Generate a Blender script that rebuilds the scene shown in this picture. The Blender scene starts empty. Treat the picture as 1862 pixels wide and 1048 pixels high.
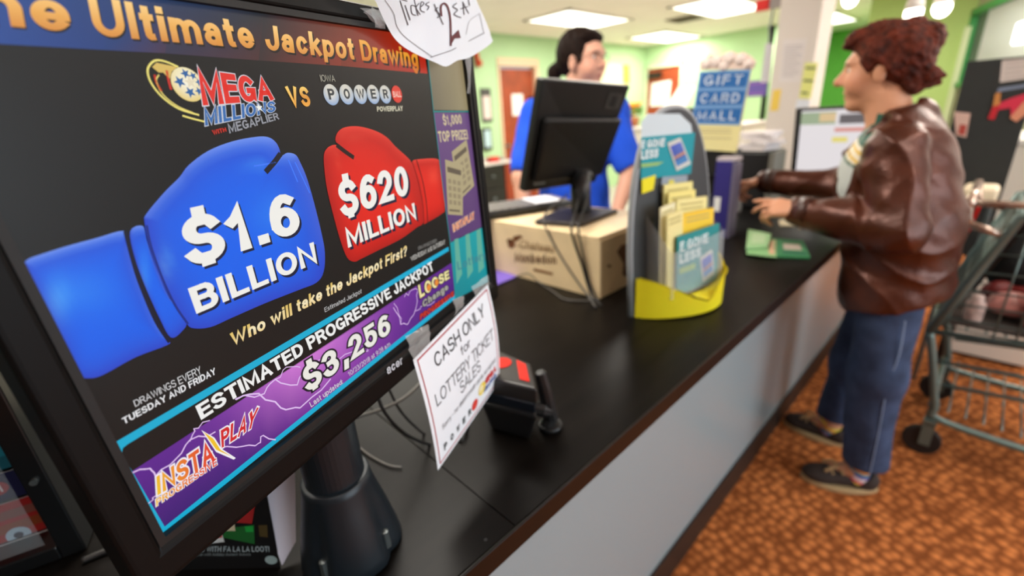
import bpy, bmesh, math, random
import numpy as np
from mathutils import Vector, Matrix, Euler
random.seed(7)
SC = bpy.context.scene
COL = SC.collection
# ------------------------------------------------------------------ camera
# 16 mm lens on a 36 mm frame (827.6 px at 1862 px), held at 1.41 m, pitched down and slightly rolled
FPX, CX, CY = 827.6, 931.0, 524.0
def _frame():
    ct = np.array([1859.3-CX, -(148.5-CY), -FPX]); ct /= np.linalg.norm(ct)     # along the counter = +Y
    nx = 150.0; ny = (nx*ct[0]-FPX*ct[2])/ct[1]
    nad = np.array([nx, -ny, -FPX]); nad /= np.linalg.norm(nad)
    Z = -nad; Y = ct-(ct@Z)*Z; Y /= np.linalg.norm(Y); X = np.cross(Y, Z)
    return np.array([X, Y, Z])
RC = _frame()
CAM = np.array([0.0, 0.0, 1.41])
cd = bpy.data.cameras.new('camera'); cam = bpy.data.objects.new('camera', cd); COL.objects.link(cam)
cd.sensor_width = 36.0; cd.lens = 16.0; cd.clip_start = 0.01; cd.clip_end = 60
M4 = Matrix.Identity(4)
for i in range(3):
    for j in range(3): M4[i][j] = RC[i][j]
    M4[i][3] = CAM[i]
cam.matrix_world = M4
cd.dof.use_dof = True; cd.dof.focus_distance = 0.36; cd.dof.aperture_fstop = 3.2
SC.camera = cam
# ------------------------------------------------------------------ world, exposure, daylight
wd = bpy.data.worlds.new('world'); SC.world = wd; wd.use_nodes = True
wd.node_tree.nodes['Background'].inputs[0].default_value = (0.85, 0.92, 1.0, 1)
wd.node_tree.nodes['Background'].inputs[1].default_value = 0.6
SC.view_settings.view_transform = 'Standard'
try: SC.view_settings.look = 'None'
except Exception: pass
SC.view_settings.exposure = 0.0
SC.view_settings.gamma = 1.0
SC.view_settings.use_curve_mapping = False
CEIL = 2.5
def area_light(name, loc, rot, sx, sy, power, color):
    l = bpy.data.lights.new(name, 'AREA'); l.shape = 'RECTANGLE'; l.size = sx; l.size_y = sy
    l.energy = power; l.color = color
    o = bpy.data.objects.new(name, l); o.location = loc; o.rotation_euler = rot; COL.objects.link(o); return o
PANEL_W = 34.0; PANEL_K = 0.75
WARM = (1.0, 0.945, 0.86)
# daylight through the shop window in the right-hand wall (behind the photographer's right shoulder)
area_light('window_daylight', (3.9, 1.6, 1.5), (0, math.radians(90), 0), 1.8, 3.4, 100, (0.78, 0.91, 1.0))

# ------------------------------------------------------------------ pixel -> place helpers (intersect the view ray with a real plane)
def ray(px, py):
    d = RC @ np.array([px-CX, -(py-CY), -FPX]); return d/np.linalg.norm(d)
def at_z(px, py, z): d = ray(px, py); return CAM+d*((z-CAM[2])/d[2])
def at_y(px, py, y): d = ray(px, py); return CAM+d*(y/d[1])
def at_x(px, py, x): d = ray(px, py); return CAM+d*(x/d[0])
def at_plane(px, py, o, n): d = ray(px, py); return CAM+d*(((o-CAM)@n)/(d@n))
def at_d(px, py, dist):
    d = ray(px, py); return CAM+d*(dist/math.hypot(d[0], d[1]))
nrm = lambda v: np.array(v, float)/np.linalg.norm(v)
A3 = lambda *v: np.array(v, float)

# ------------------------------------------------------------------ materials
def lin(c):
    return tuple(((v/255)/12.92 if v/255 <= .04045 else (((v/255)+.055)/1.055)**2.4) for v in c[:3])
MATS = {}
def mat(name, rgb, rough=.5, metal=0., spec=.5, noise=0., nscale=20., bump=0., bscale=None, coat=0., emit=None, estr=0., trans=0., alpha=1.):
    m = bpy.data.materials.new(name); m.use_nodes = True; nt = m.node_tree; b = nt.nodes['Principled BSDF']
    c = lin(rgb)
    b.inputs['Base Color'].default_value = (*c, 1); b.inputs['Roughness'].default_value = rough
    b.inputs['Metallic'].default_value = metal; b.inputs['Specular IOR Level'].default_value = spec
    b.inputs['Coat Weight'].default_value = coat
    if emit: b.inputs['Emission Color'].default_value = (*lin(emit), 1); b.inputs['Emission Strength'].default_value = estr
    if trans: b.inputs['Transmission Weight'].default_value = trans
    if alpha < 1: b.inputs['Alpha'].default_value = alpha
    if noise or bump:
        tc = nt.nodes.new('ShaderNodeTexCoord'); nz = nt.nodes.new('ShaderNodeTexNoise')
        nz.inputs['Scale'].default_value = nscale; nz.inputs['Detail'].default_value = 4
        nt.links.new(tc.outputs['Object'], nz.inputs['Vector'])
        if noise:
            rp = nt.nodes.new('ShaderNodeValToRGB')
            rp.color_ramp.elements[0].position = .3; rp.color_ramp.elements[1].position = .7
            rp.color_ramp.elements[0].color = (*[max(0, v*(1-noise)) for v in c], 1)
            rp.color_ramp.elements[1].color = (*[min(1, v*(1+noise)) for v in c], 1)
            nt.links.new(nz.outputs['Fac'], rp.inputs['Fac']); nt.links.new(rp.outputs['Color'], b.inputs['Base Color'])
        if bump:
            n2 = nz
            if bscale:
                n2 = nt.nodes.new('ShaderNodeTexNoise'); n2.inputs['Scale'].default_value = bscale
                nt.links.new(tc.outputs['Object'], n2.inputs['Vector'])
            bp = nt.nodes.new('ShaderNodeBump'); bp.inputs['Strength'].default_value = bump; bp.inputs['Distance'].default_value = .01
            nt.links.new(n2.outputs['Fac'], bp.inputs['Height']); nt.links.new(bp.outputs['Normal'], b.inputs['Normal'])
    MATS[name] = m
    return m
def attr_mat(name, rough=.5, spec=.3, emit=False, strength=1.0):
    m = bpy.data.materials.new(name); m.use_nodes = True; nt = m.node_tree; b = nt.nodes['Principled BSDF']
    a = nt.nodes.new('ShaderNodeAttribute'); a.attribute_name = 'Col'
    b.inputs['Roughness'].default_value = rough; b.inputs['Specular IOR Level'].default_value = spec
    if emit:
        b.inputs['Base Color'].default_value = (.006, .006, .006, 1)
        nt.links.new(a.outputs['Color'], b.inputs['Emission Color']); b.inputs['Emission Strength'].default_value = strength
    else: nt.links.new(a.outputs['Color'], b.inputs['Base Color'])
    return m

# ------------------------------------------------------------------ mesh builder
ORG = {}
class MB:
    def __init__(s): s.v = []; s.f = []; s.m = []; s.c = []; s.col = (1, 1, 1); s.mi = 0
    def add(s, verts, faces, mi=None, cols=None):
        b = len(s.v); s.v += [tuple(map(float, p)) for p in verts]
        s.f += [tuple(i+b for i in f) for f in faces]; s.m += [s.mi if mi is None else mi]*len(faces)
        s.c += list(cols) if cols is not None else [s.col]*len(verts)
        return s
    def box(s, c, size, R=None, mi=None):
        hx, hy, hz = [v/2 for v in size]; R = np.eye(3) if R is None else np.array(R); c = np.array(c, float)
        vs = [c+R@np.array([x*hx, y*hy, z*hz]) for x in (-1, 1) for y in (-1, 1) for z in (-1, 1)]
        return s.add(vs, [(0, 1, 3, 2), (4, 6, 7, 5), (0, 4, 5, 1), (2, 3, 7, 6), (0, 2, 6, 4), (1, 5, 7, 3)], mi)
    def bx(s, x0, x1, y0, y1, z0, z1, mi=None): return s.box(((x0+x1)/2, (y0+y1)/2, (z0+z1)/2), (x1-x0, y1-y0, z1-z0), None, mi)
    def cyl(s, p0, p1, r0, r1=None, n=16, mi=None, caps=True):
        p0 = np.array(p0, float); p1 = np.array(p1, float); r1 = r0 if r1 is None else r1
        d = nrm(p1-p0); a = nrm(np.cross(d, [0, 0, 1] if abs(d[2]) < .9 else [1, 0, 0])); b = np.cross(d, a)
        vs = [p+r*(math.cos(2*math.pi*k/n)*a+math.sin(2*math.pi*k/n)*b) for p, r in ((p0, r0), (p1, r1)) for k in range(n)]
        fs = [(k, (k+1) % n, n+(k+1) % n, n+k) for k in range(n)]
        if caps: fs += [tuple(range(n))[::-1], tuple(range(n, 2*n))]
        return s.add(vs, fs, mi)
    def lathe(s, c, prof, n=32, mi=None):
        vs = [(c[0]+r*math.cos(2*math.pi*k/n), c[1]+r*math.sin(2*math.pi*k/n), c[2]+z) for r, z in prof for k in range(n)]
        fs = [(i*n+k, i*n+(k+1) % n, (i+1)*n+(k+1) % n, (i+1)*n+k) for i in range(len(prof)-1) for k in range(n)]
        fs += [tuple(range(n))[::-1], tuple((len(prof)-1)*n+k for k in range(n))]
        return s.add(vs, fs, mi)
    def tube(s, pts, r, n=8, mi=None, smooth=0, close=False):
        P = [np.array(p, float) for p in pts]
        if smooth: P = catmull(P, smooth, close)
        N = len(P); rings = []; up = None
        for i in range(N):
            d = nrm((P[(i+1) % N]-P[i-1]) if close else (P[min(i+1, N-1)]-P[max(i-1, 0)]))
            if up is None: up = nrm(np.cross(d, [0, 0, 1] if abs(d[2]) < .9 else [1, 0, 0]))
            up = nrm(up-(up@d)*d); b = np.cross(d, up); rr = r(i/(N-1)) if callable(r) else r
            rings += [P[i]+rr*(math.cos(2*math.pi*k/n)*up+math.sin(2*math.pi*k/n)*b) for k in range(n)]
        fs = [(i*n+k, i*n+(k+1) % n, ((i+1) % N)*n+(k+1) % n, ((i+1) % N)*n+k) for i in range(N if close else N-1) for k in range(n)]
        if not close: fs += [tuple(range(n))[::-1], tuple((N-1)*n+k for k in range(n))]
        return s.add(rings, fs, mi)
    def ball(s, c, r, n=16, mi=None, R=None):
        r = (r, r, r) if not hasattr(r, '__len__') else r; R = np.eye(3) if R is None else R
        vs = []; fs = []; h = n//2
        for i in range(h+1):
            t = math.pi*i/h
            for k in range(n):
                a = 2*math.pi*k/n
                vs.append(np.array(c)+R@np.array([r[0]*math.sin(t)*math.cos(a), r[1]*math.sin(t)*math.sin(a), r[2]*math.cos(t)]))
        for i in range(h):
            for k in range(n): fs.append((i*n+k, (i+1)*n+k, (i+1)*n+(k+1) % n, i*n+(k+1) % n))
        return s.add(vs, fs, mi)
    def poly(s, pts, mi=None, cols=None): return s.add(pts, [tuple(range(len(pts)))], mi, cols)
    def slab(s, pts, d, mi=None):           # polygon pts (3D, planar) thickened by vector d
        n = len(pts); d = np.array(d, float); P = [np.array(p, float) for p in pts]
        return s.add(P+[p+d for p in P], [tuple(range(n)), tuple(range(n, 2*n))[::-1]]+[(k, (k+1) % n, n+(k+1) % n, n+k)[::-1] for k in range(n)], mi)
    def grid(s, fn, nu, nv, mi=None, colf=None):
        vs = [fn(i/nu, j/nv) for j in range(nv+1) for i in range(nu+1)]
        cs = [colf(i/nu, j/nv) for j in range(nv+1) for i in range(nu+1)] if colf else None
        return s.add(vs, [(j*(nu+1)+i, j*(nu+1)+i+1, (j+1)*(nu+1)+i+1, (j+1)*(nu+1)+i) for j in range(nv) for i in range(nu)], mi, cs)
    def build(s, name, mats, parent=None, smooth=False, bevel=0., segs=2, sub=0, label=None, solid=0., fix=True):
        org = ORG.get(parent.name) if parent else None
        if org is None:
            P = np.array(s.v); org = np.array([(P[:, 0].min()+P[:, 0].max())/2, (P[:, 1].min()+P[:, 1].max())/2, P[:, 2].min()])
        me = bpy.data.meshes.new(name)
        me.from_pydata([tuple(np.array(p)-org) for p in s.v], [], s.f)
        mats = mats if isinstance(mats, (list, tuple)) else [mats]
        for m in mats: me.materials.append(m)
        for p, mi in zip(me.polygons, s.m): p.material_index = mi
        ca = me.color_attributes.new('Col', 'FLOAT_COLOR', 'POINT')
        buf = np.ones((len(s.v), 4), np.float32); buf[:, :3] = np.array([c[:3] for c in s.c], np.float32)
        ca.data.foreach_set('color', buf.ravel())
        if fix:
            b = bmesh.new(); b.from_mesh(me); bmesh.ops.recalc_face_normals(b, faces=b.faces[:]); b.to_mesh(me); b.free()
        if smooth:
            for p in me.polygons: p.use_smooth = True
        o = bpy.data.objects.new(name, me); COL.objects.link(o)
        if parent: o.parent = parent; ORG[o.name] = org
        else: o.location = tuple(org); ORG[o.name] = org
        if solid:
            md = o.modifiers.new('Solidify', 'SOLIDIFY'); md.thickness = solid
        if bevel:
            md = o.modifiers.new('Bevel', 'BEVEL'); md.width = bevel; md.segments = segs; md.limit_method = 'ANGLE'; md.angle_limit = math.radians(40)
        if sub:
            md = o.modifiers.new('Subdivision', 'SUBSURF'); md.levels = sub; md.render_levels = sub
        if label: o['label'] = label
        return o
def catmull(P, k, close=False):
    P = [np.array(p, float) for p in P]; N = len(P); out = []
    for i in range(N if close else N-1):
        p0 = P[i-1] if (close or i > 0) else P[0]; p1 = P[i]; p2 = P[(i+1) % N]
        p3 = P[(i+2) % N] if (close or i+2 < N) else P[-1]
        for t in np.linspace(0, 1, k, endpoint=False):
            out.append(.5*((2*p1)+(p2-p0)*t+(2*p0-5*p1+4*p2-p3)*t*t+(3*p1-p0-3*p2+p3)*t**3))
    if not close: out.append(P[-1])
    return out
def tag(o, label, cat, group=None):
    o['label'] = label; o['category'] = cat
    if group: o['group'] = group
    return o
def thing(name, label, cat, loc, group=None):
    o = bpy.data.objects.new(name, None); COL.objects.link(o); o.location = tuple(loc); o.empty_display_size = .05
    ORG[o.name] = np.array(loc, float)
    return tag(o, label, cat, group)
def struct(o): o['kind'] = 'structure'; return o

# ------------------------------------------------------------------ stroke lettering (own glyphs, any weight)
def E(cx, cy, rx, ry, a0, a1, n=None):
    n = n or max(4, int(abs(a1-a0)/14))
    return [(cx+rx*math.cos(math.radians(a0+(a1-a0)*i/n)), cy+ry*math.sin(math.radians(a0+(a1-a0)*i/n))) for i in range(n+1)]
XH = .74
def _low(st): return [[(x, y*XH) for x, y in p] for p in st]
GL = {
'A': (.84, [[(0, 0), (.5, 1), (1, 0)], [(.2, .3), (.8, .3)]]),
'B': (.78, [[(.6, 1), (0, 1), (0, 0), (.62, 0)]+E(.64, .27, .36, .27, -90, 90)+[(0, .54)], [(.6, .54)]+E(.6, .77, .34, .23, -90, 90)]),
'C': (.84, [E(.5, .5, .5, .5, 38, 322)]),
'D': (.82, [[(0, 0), (0, 1), (.42, 1)]+E(.42, .5, .58, .5, 90, -90)+[(0, 0)]]),
'E': (.72, [[(1, 1), (0, 1), (0, 0), (1, 0)], [(0, .53), (.92, .53)]]),
'F': (.68, [[(1, 1), (0, 1), (0, 0)], [(0, .5), (.88, .5)]]),
'G': (.88, [E(.5, .5, .5, .5, 48, 325)+[(1, .1), (1, .42), (.62, .42)]]),
'H': (.82, [[(0, 0), (0, 1)], [(1, 0), (1, 1)], [(0, .52), (1, .52)]]),
'I': (.0, [[(.5, 0), (.5, 1)]]),
'J': (.62, [[(1, 1), (1, .33)]+E(.5, .33, .5, .33, 0, -175)]),
'K': (.84, [[(0, 0), (0, 1)], [(.95, 1), (0, .4)], [(.32, .6), (1, 0)]]),
'L': (.66, [[(0, 1), (0, 0), (1, 0)]]),
'M': (1.0, [[(0, 0), (0, 1), (.5, .12), (1, 1), (1, 0)]]),
'N': (.84, [[(0, 0), (0, 1), (1, 0), (1, 1)]]),
'O': (.92, [E(.5, .5, .5, .5, 90, 450, 28)]),
'P': (.74, [[(0, 0), (0, 1), (.6, 1)]+E(.62, .74, .38, .26, 90, -90)+[(0, .48)]]),
'Q': (.92, [E(.5, .5, .5, .5, 90, 450, 28), [(.6, .3), (1, -.05)]]),
'R': (.8, [[(0, 0), (0, 1), (.6, 1)]+E(.62, .75, .36, .25, 90, -90)+[(0, .5)], [(.6, .5), (1, 0)]]),
'S': (.78, [E(.5, .755, .46, .245, 25, 270)+E(.5, .255, .5, .255, 88, -158)]),
'T': (.76, [[(0, 1), (1, 1)], [(.5, 1), (.5, 0)]]),
'U': (.8, [[(0, 1), (0, .38)]+E(.5, .38, .5, .38, 180, 360)+[(1, 1)]]),
'V': (.82, [[(0, 1), (.5, 0), (1, 1)]]),
'W': (1.2, [[(0, 1), (.25, 0), (.5, .95), (.75, 0), (1, 1)]]),
'X': (.8, [[(0, 0), (1, 1)], [(0, 1), (1, 0)]]),
'Y': (.8, [[(0, 1), (.5, .45), (1, 1)], [(.5, .45), (.5, 0)]]),
'Z': (.76, [[(0, 1), (1, 1), (0, 0), (1, 0)]]),
'0': (.66, [E(.5, .5, .5, .5, 90, 450, 26)]),
'1': (.42, [[(0, .72), (.4, .80), (.72, 1), (.72, 0)]]),
'2': (.66, [E(.5, .7, .47, .3, 165, -35)+[(0, 0), (1, 0)]]),
'3': (.66, [E(.47, .765, .45, .235, 155, -80)+[(.4, .53)], [(.4, .53)]+E(.48, .27, .52, .27, 85, -160)]),
'4': (.7, [[(.75, 0), (.75, 1), (0, .3), (1, .3)]]),
'5': (.66, [[(.92, 1), (.16, 1), (.08, .48)]+E(.48, .33, .52, .33, 125, -160)]),
'6': (.66, [E(.5, .31, .5, .31, 0, 360, 22), E(.62, .36, .62, .64, 185, 62)]),
'7': (.64, [[(0, 1), (1, 1), (.3, 0)]]),
'8': (.66, [E(.5, .76, .45, .24, 90, 450, 22), E(.5, .27, .5, .27, 90, 450, 22)]),
'9': (.66, [E(.5, .69, .5, .31, 0, 360, 22), E(.38, .64, .62, .64, 5, -118)]),
'$': (.68, [E(.5, .755, .46, .245, 25, 270)+E(.5, .255, .5, .255, 88, -158), [(.5, 1.06), (.5, .97)], [(.5, .03), (.5, -.06)]]),
',': (.12, [[(1, .05), (.6, -.18)]]), '.': (.0, [[(.5, 0), (.5, .02)]]),
'!': (.0, [[(.5, .32), (.5, 1)], [(.5, 0), (.5, .02)]]), ':': (.0, [[(.5, 0), (.5, .02)], [(.5, .6), (.5, .62)]]),
'/': (.4, [[(0, 0), (1, 1)]]), '-': (.4, [[(0, .38), (1, .38)]]),
'?': (.6, [E(.5, .74, .48, .26, 165, -60)+[(.5, .34)], [(.5, 0), (.5, .02)]]),
'a': (.6, _low([[(.95, 0), (.95, .6)]+E(.5, .66, .45, .34, 10, 160), E(.46, .28, .46, .28, 90, 450, 18)])),
'b': (.64, [[(0, 0), (0, 1)]]+_low([E(.5, .5, .5, .5, 90, 450, 20)])),
'c': (.58, _low([E(.5, .5, .5, .5, 40, 320)])),
'd': (.64, [[(1, 0), (1, 1)]]+_low([E(.5, .5, .5, .5, 90, 450, 20)])),
'e': (.62, _low([[(.06, .47), (1, .47)]+E(.5, .5, .5, .5, 0, 318)])),
'f': (.34, [[(.4, 0), (.4, .78)]+E(.75, .8, .35, .2, 170, 90), [(0, XH), (1, XH)]]),
'g': (.64, _low([E(.5, .52, .5, .48, 90, 450, 20)])+[[(1, XH), (1, -.08)]+E(.5, -.06, .5, .2, 0, -150)]),
'h': (.6, [[(0, 0), (0, 1)], [(0, .45)]+E(.5, .42, .5, .32, 160, 0)+[(1, 0)]]),
'i': (.0, [[(.5, 0), (.5, XH)], [(.5, .98), (.5, 1)]]),
'j': (.2, [[(.8, XH), (.8, -.1)]+E(.3, -.1, .5, .15, 0, -90), [(.8, .98), (.8, 1)]]),
'k': (.6, [[(0, 0), (0, 1)], [(.9, XH), (0, .28)], [(.34, .46), (1, 0)]]),
'l': (.0, [[(.5, 0), (.5, 1)]]),
'm': (1.0, [[(0, 0), (0, XH)], [(0, .45)]+E(.25, .45, .25, .29, 160, 0)+[(.5, 0)], [(.5, .45)]+E(.75, .45, .25, .29, 160, 0)+[(1, 0)]]),
'n': (.6, [[(0, 0), (0, XH)], [(0, .45)]+E(.5, .42, .5, .32, 160, 0)+[(1, 0)]]),
'o': (.66, _low([E(.5, .5, .5, .5, 90, 450, 20)])),
'p': (.64, [[(0, -.25), (0, XH)]]+_low([E(.5, .5, .5, .5, 90, 450, 20)])),
'q': (.64, [[(1, -.25), (1, XH)]]+_low([E(.5, .5, .5, .5, 90, 450, 20)])),
'r': (.38, [[(0, 0), (0, XH)], [(0, .42)]+E(.8, .34, .8, .4, 150, 80)]),
's': (.56, _low([E(.5, .755, .46, .245, 25, 270)+E(.5, .255, .5, .255, 88, -158)])),
't': (.36, [[(.42, .95), (.42, .16)]+E(.78, .17, .36, .17, 180, 280), [(0, XH), (1, XH)]]),
'u': (.6, [[(0, XH), (0, .32)]+E(.5, .32, .5, .32, 180, 340), [(1, XH), (1, 0)]]),
'v': (.6, [[(0, XH), (.5, 0), (1, XH)]]),
'w': (.95, [[(0, XH), (.25, 0), (.5, XH), (.75, 0), (1, XH)]]),
'x': (.6, [[(0, 0), (1, XH)], [(0, XH), (1, 0)]]),
'y': (.6, [[(0, XH), (.5, 0)], [(1, XH), (.45, -.12), (.1, -.25)]]),
'z': (.56, [[(0, XH), (1, XH), (0, 0), (1, 0)]]),
}
LOWER = set('abcdefghijklmnopqrstuvwxyz')
def ribbon(P, w, caps=True):
    """left/right offset points of a polyline with limited mitres -> quads in 2D"""
    P = [np.array(p, float) for p in P]
    Q = [P[0]]
    for p in P[1:]:
        if np.linalg.norm(p-Q[-1]) > 1e-5: Q.append(p)
    P = Q
    if len(P) < 2: return [], []
    closed = np.linalg.norm(P[0]-P[-1]) < 1e-4 and len(P) > 3
    if closed: P = P[:-1]
    N = len(P); L = []; Rr = []
    if not closed and caps:
        P[0] = P[0]-nrm(P[1]-P[0])*w/2; P[-1] = P[-1]+nrm(P[-1]-P[-2])*w/2
    for i in range(N):
        d1 = nrm(P[i]-P[i-1]) if (closed or i > 0) else nrm(P[1]-P[0])
        d2 = nrm(P[(i+1) % N]-P[i]) if (closed or i < N-1) else d1
        n1 = np.array([-d1[1], d1[0]]); n2 = np.array([-d2[1], d2[0]])
        m = n1+n2
        m = n1 if np.linalg.norm(m) < 1e-6 else m/np.linalg.norm(m)
        k = min(1/max(m@n1, .2), 1.9)
        L.append(P[i]+m*w/2*k); Rr.append(P[i]-m*w/2*k)
    vs = L+Rr; fs = [(i, (i+1) % N, N+(i+1) % N, N+i) for i in range(N if closed else N-1)]
    return vs, fs
AN = 1.25                                     # horizontals are a little thinner than stems
def layout(s, w, gap=.11):
    """-> list of polylines in em units (cap height 1) and total width"""
    x = 0; out = []
    for ch in s:
        if ch == ' ': x += .36+gap*.3; continue
        gw, st = GL.get(ch, GL['o']); W = gw*(1 if gw == 0 else 1)+ (w if gw < .2 else w*.25)
        wy = w/AN
        ks = ([-.25, 0, XH, 1] if ch in LOWER else [-.25, 0, 1]); kv = ([-.25+wy/2, wy/2, XH-wy/2, 1-wy/2] if ch in LOWER else [-.25+wy/2, wy/2, 1-wy/2])
        for p in st:
            out.append([(x+w/2+px*max(W-w, 0), float(np.interp(py, ks, kv)) if -.25 <= py <= 1 else py) for px, py in p])
        x += W+gap
    return out, x-gap
def text(mb, s, quad, w=.16, color=(255, 255, 255), off=(0, 0, 0), draw=None, shift=(0, 0), grad=None, gap=.11, italic=0., mi=None):
    """lettering in the 3D quad BL, BR, TR, TL (baseline to cap height); grad = colours from baseline up"""
    BL, BR, TR, TL = [np.array(q, float) for q in quad]; off = np.array(off, float)
    pl, W = layout(s, w, gap)
    wl = np.linalg.norm(BR-BL); hl = np.linalg.norm(TL-BL)
    for p in pl:
        vs, fs = ribbon([(q[0], q[1]*AN) for q in p], draw or w)
        vs = [(q[0], q[1]/AN) for q in vs]
        if not fs: continue
        V3 = []; C = []
        for q in vs:
            u = (q[0]+italic*q[1]+shift[0])/W; v = q[1]+shift[1]
            V3.append(BL*(1-u)*(1-v)+BR*u*(1-v)+TR*u*v+TL*(1-u)*v+off)
            if grad:
                t = min(max(v, 0), 1)*(len(grad)-1); k = min(int(t), len(grad)-2); C.append(tuple(np.array(lin(grad[k]))*(1-(t-k))+np.array(lin(grad[k+1]))*(t-k)))
            else: C.append(lin(color))
        mb.add(V3, fs, mi, C)
def stroke3(mb, pts, w, fn, color, off=None, mi=None, smooth=0, caps=True):
    """a 2D polyline drawn with width w on a surface given by fn(x, y)"""
    P = catmull([np.array(p, float) for p in pts], smooth) if smooth else pts
    vs, fs = ribbon(P, w, caps)
    if fs: mb.add([fn(*v)+(0 if off is None else off) for v in vs], fs, mi, [lin(color)]*len(vs))

# ------------------------------------------------------------------ organic forms: smooth union of limbs, skinned as ONE surface
def cone(p0, p1, r0, r1, k=.02): return ('cone', np.array(p0, float), np.array(p1, float), r0, r1, k)
def ell(c, r, k=.02, R=None): return ('ell', np.array(c, float), np.array(r if hasattr(r, '__len__') else (r, r, r), float), np.eye(3) if R is None else np.array(R), k)
def cut(pr): return ('cut', pr)
def plane_cut(p, n, k=.004): n = nrm(n); return cut(ell(np.array(p)-n*3.0, (3, 3, 3), k))
def pdist(pr, X, Y, Z):
    if pr[0] == 'cone':
        _, a, b, r0, r1, k = pr; d = b-a; L2 = max(d@d, 1e-9)
        t = np.clip(((X-a[0])*d[0]+(Y-a[1])*d[1]+(Z-a[2])*d[2])/L2, 0, 1)
        return np.sqrt((X-a[0]-t*d[0])**2+(Y-a[1]-t*d[1])**2+(Z-a[2]-t*d[2])**2)-(r0+(r1-r0)*t)
    _, c, r, R, k = pr
    dx, dy, dz = X-c[0], Y-c[1], Z-c[2]
    a = (R[0, 0]*dx+R[1, 0]*dy+R[2, 0]*dz)/r[0]; b = (R[0, 1]*dx+R[1, 1]*dy+R[2, 1]*dz)/r[1]; e = (R[0, 2]*dx+R[1, 2]*dy+R[2, 2]*dz)/r[2]
    k0 = np.sqrt(a*a+b*b+e*e)+1e-9; k1 = np.sqrt((a/r[0])**2+(b/r[1])**2+(e/r[2])**2)+1e-9
    return k0*(k0-1)/k1
def pbox(pr):
    if pr[0] == 'cone': r = max(pr[3], pr[4]); return np.minimum(pr[1], pr[2])-r, np.maximum(pr[1], pr[2])+r
    r = np.abs(pr[3])@pr[2]; return pr[1]-r, pr[1]+r
def organic(prims, vox, noise=None):
    add = [p for p in prims if p[0] != 'cut']
    lo = np.min([pbox(p)[0] for p in add], 0)-3*vox-.012; hi = np.max([pbox(p)[1] for p in add], 0)+3*vox+.012
    n = np.ceil((hi-lo)/vox).astype(int)+1
    ax = [lo[i]+vox*np.arange(n[i]) for i in range(3)]
    D = np.full(tuple(n), .08, np.float32)
    for pr in prims:
        isc = pr[0] == 'cut'; q = pr[1] if isc else pr; k = q[-1]
        a, b = pbox(q); m = k+2*vox+.01
        i0 = np.maximum(((a-m-lo)/vox).astype(int), 0); i1 = np.minimum(((b+m-lo)/vox).astype(int)+2, n)
        if (i1 <= i0).any(): continue
        sl = tuple(slice(i0[j], i1[j]) for j in range(3))
        X, Y, Z = np.meshgrid(*[ax[j][sl[j]].astype(np.float32) for j in range(3)], indexing='ij', sparse=True)
        d = pdist(q, X, Y, Z).astype(np.float32); cur = D[sl]
        if isc:
            d = -d; h = np.maximum(k-np.abs(cur-d), 0)/k; D[sl] = np.maximum(cur, d)+h*h*k*.25
        else:
            h = np.maximum(k-np.abs(cur-d), 0)/k; D[sl] = np.minimum(cur, d)-h*h*k*.25
    if noise is not None:
        X, Y, Z = np.meshgrid(*ax, indexing='ij', sparse=True); D = D+noise(X, Y, Z).astype(np.float32)
    # surface nets
    S = D < 0
    c = np.zeros(tuple(np.array(D.shape)-1), np.int8)
    for i in (0, 1):
        for j in (0, 1):
            for l in (0, 1): c += S[i:i+c.shape[0], j:j+c.shape[1], l:l+c.shape[2]].astype(np.int8)
    act = (c > 0) & (c < 8); idx = np.argwhere(act); ids = np.full(act.shape, -1, np.int64); ids[act] = np.arange(len(idx))
    acc = np.zeros((len(idx), 3)); cnt = np.zeros(len(idx))
    cor = [(i, j, l) for i in (0, 1) for j in (0, 1) for l in (0, 1)]
    for p in cor:
        for ax_ in range(3):
            if p[ax_]: continue
            q = list(p); q[ax_] = 1
            va = D[idx[:, 0]+p[0], idx[:, 1]+p[1], idx[:, 2]+p[2]]; vb = D[idx[:, 0]+q[0], idx[:, 1]+q[1], idx[:, 2]+q[2]]
            ok = (va < 0) != (vb < 0); t = np.where(ok, va/np.where(ok, va-vb, 1), 0)
            pt = np.tile(np.array(p, float), (len(idx), 1)); pt[:, ax_] = t
            acc[ok] += pt[ok]; cnt[ok] += 1
    vs = (idx+acc/np.maximum(cnt, 1)[:, None])*vox+lo
    faces = []
    for a in range(3):
        b, e = [(1, 2), (2, 0), (0, 1)][a]
        s0 = [slice(None)]*3; s1 = [slice(None)]*3; s0[a] = slice(0, -1); s1[a] = slice(1, None)
        A_, B_ = S[tuple(s0)], S[tuple(s1)]
        ch = np.argwhere(A_ != B_)
        ch = ch[(ch[:, b] > 0) & (ch[:, e] > 0) & (ch[:, b] < ids.shape[b]) & (ch[:, e] < ids.shape[e])]
        if not len(ch): continue
        def g(db, de):
            q = ch.copy(); q[:, b] -= db; q[:, e] -= de; return ids[q[:, 0], q[:, 1], q[:, 2]]
        f = np.stack([g(1, 1), g(0, 1), g(0, 0), g(1, 0)], 1)
        ins = A_[ch[:, 0], ch[:, 1], ch[:, 2]]
        f[~ins] = f[~ins][:, ::-1]
        faces.append(f)
    return vs, np.concatenate(faces)
def flesh(name, prims, vox, mats, parent, noise=None, colf=None, matf=None):
    vs, fs = organic(prims, vox, noise)
    mb = MB(); mb.v = [tuple(p) for p in vs]; mb.f = [tuple(map(int, f)) for f in fs if (f >= 0).all()]
    mb.m = [0]*len(mb.f); mb.c = [(1, 1, 1)]*len(vs) if colf is None else [colf(p) for p in vs]
    if matf: mb.m = [matf(np.mean([vs[i] for i in f], 0)) for f in mb.f]
    o = mb.build(name, mats, parent, smooth=True, fix=False)
    md = o.modifiers.new('Smooth', 'SMOOTH'); md.factor = .5; md.iterations = 3
    return o
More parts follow.
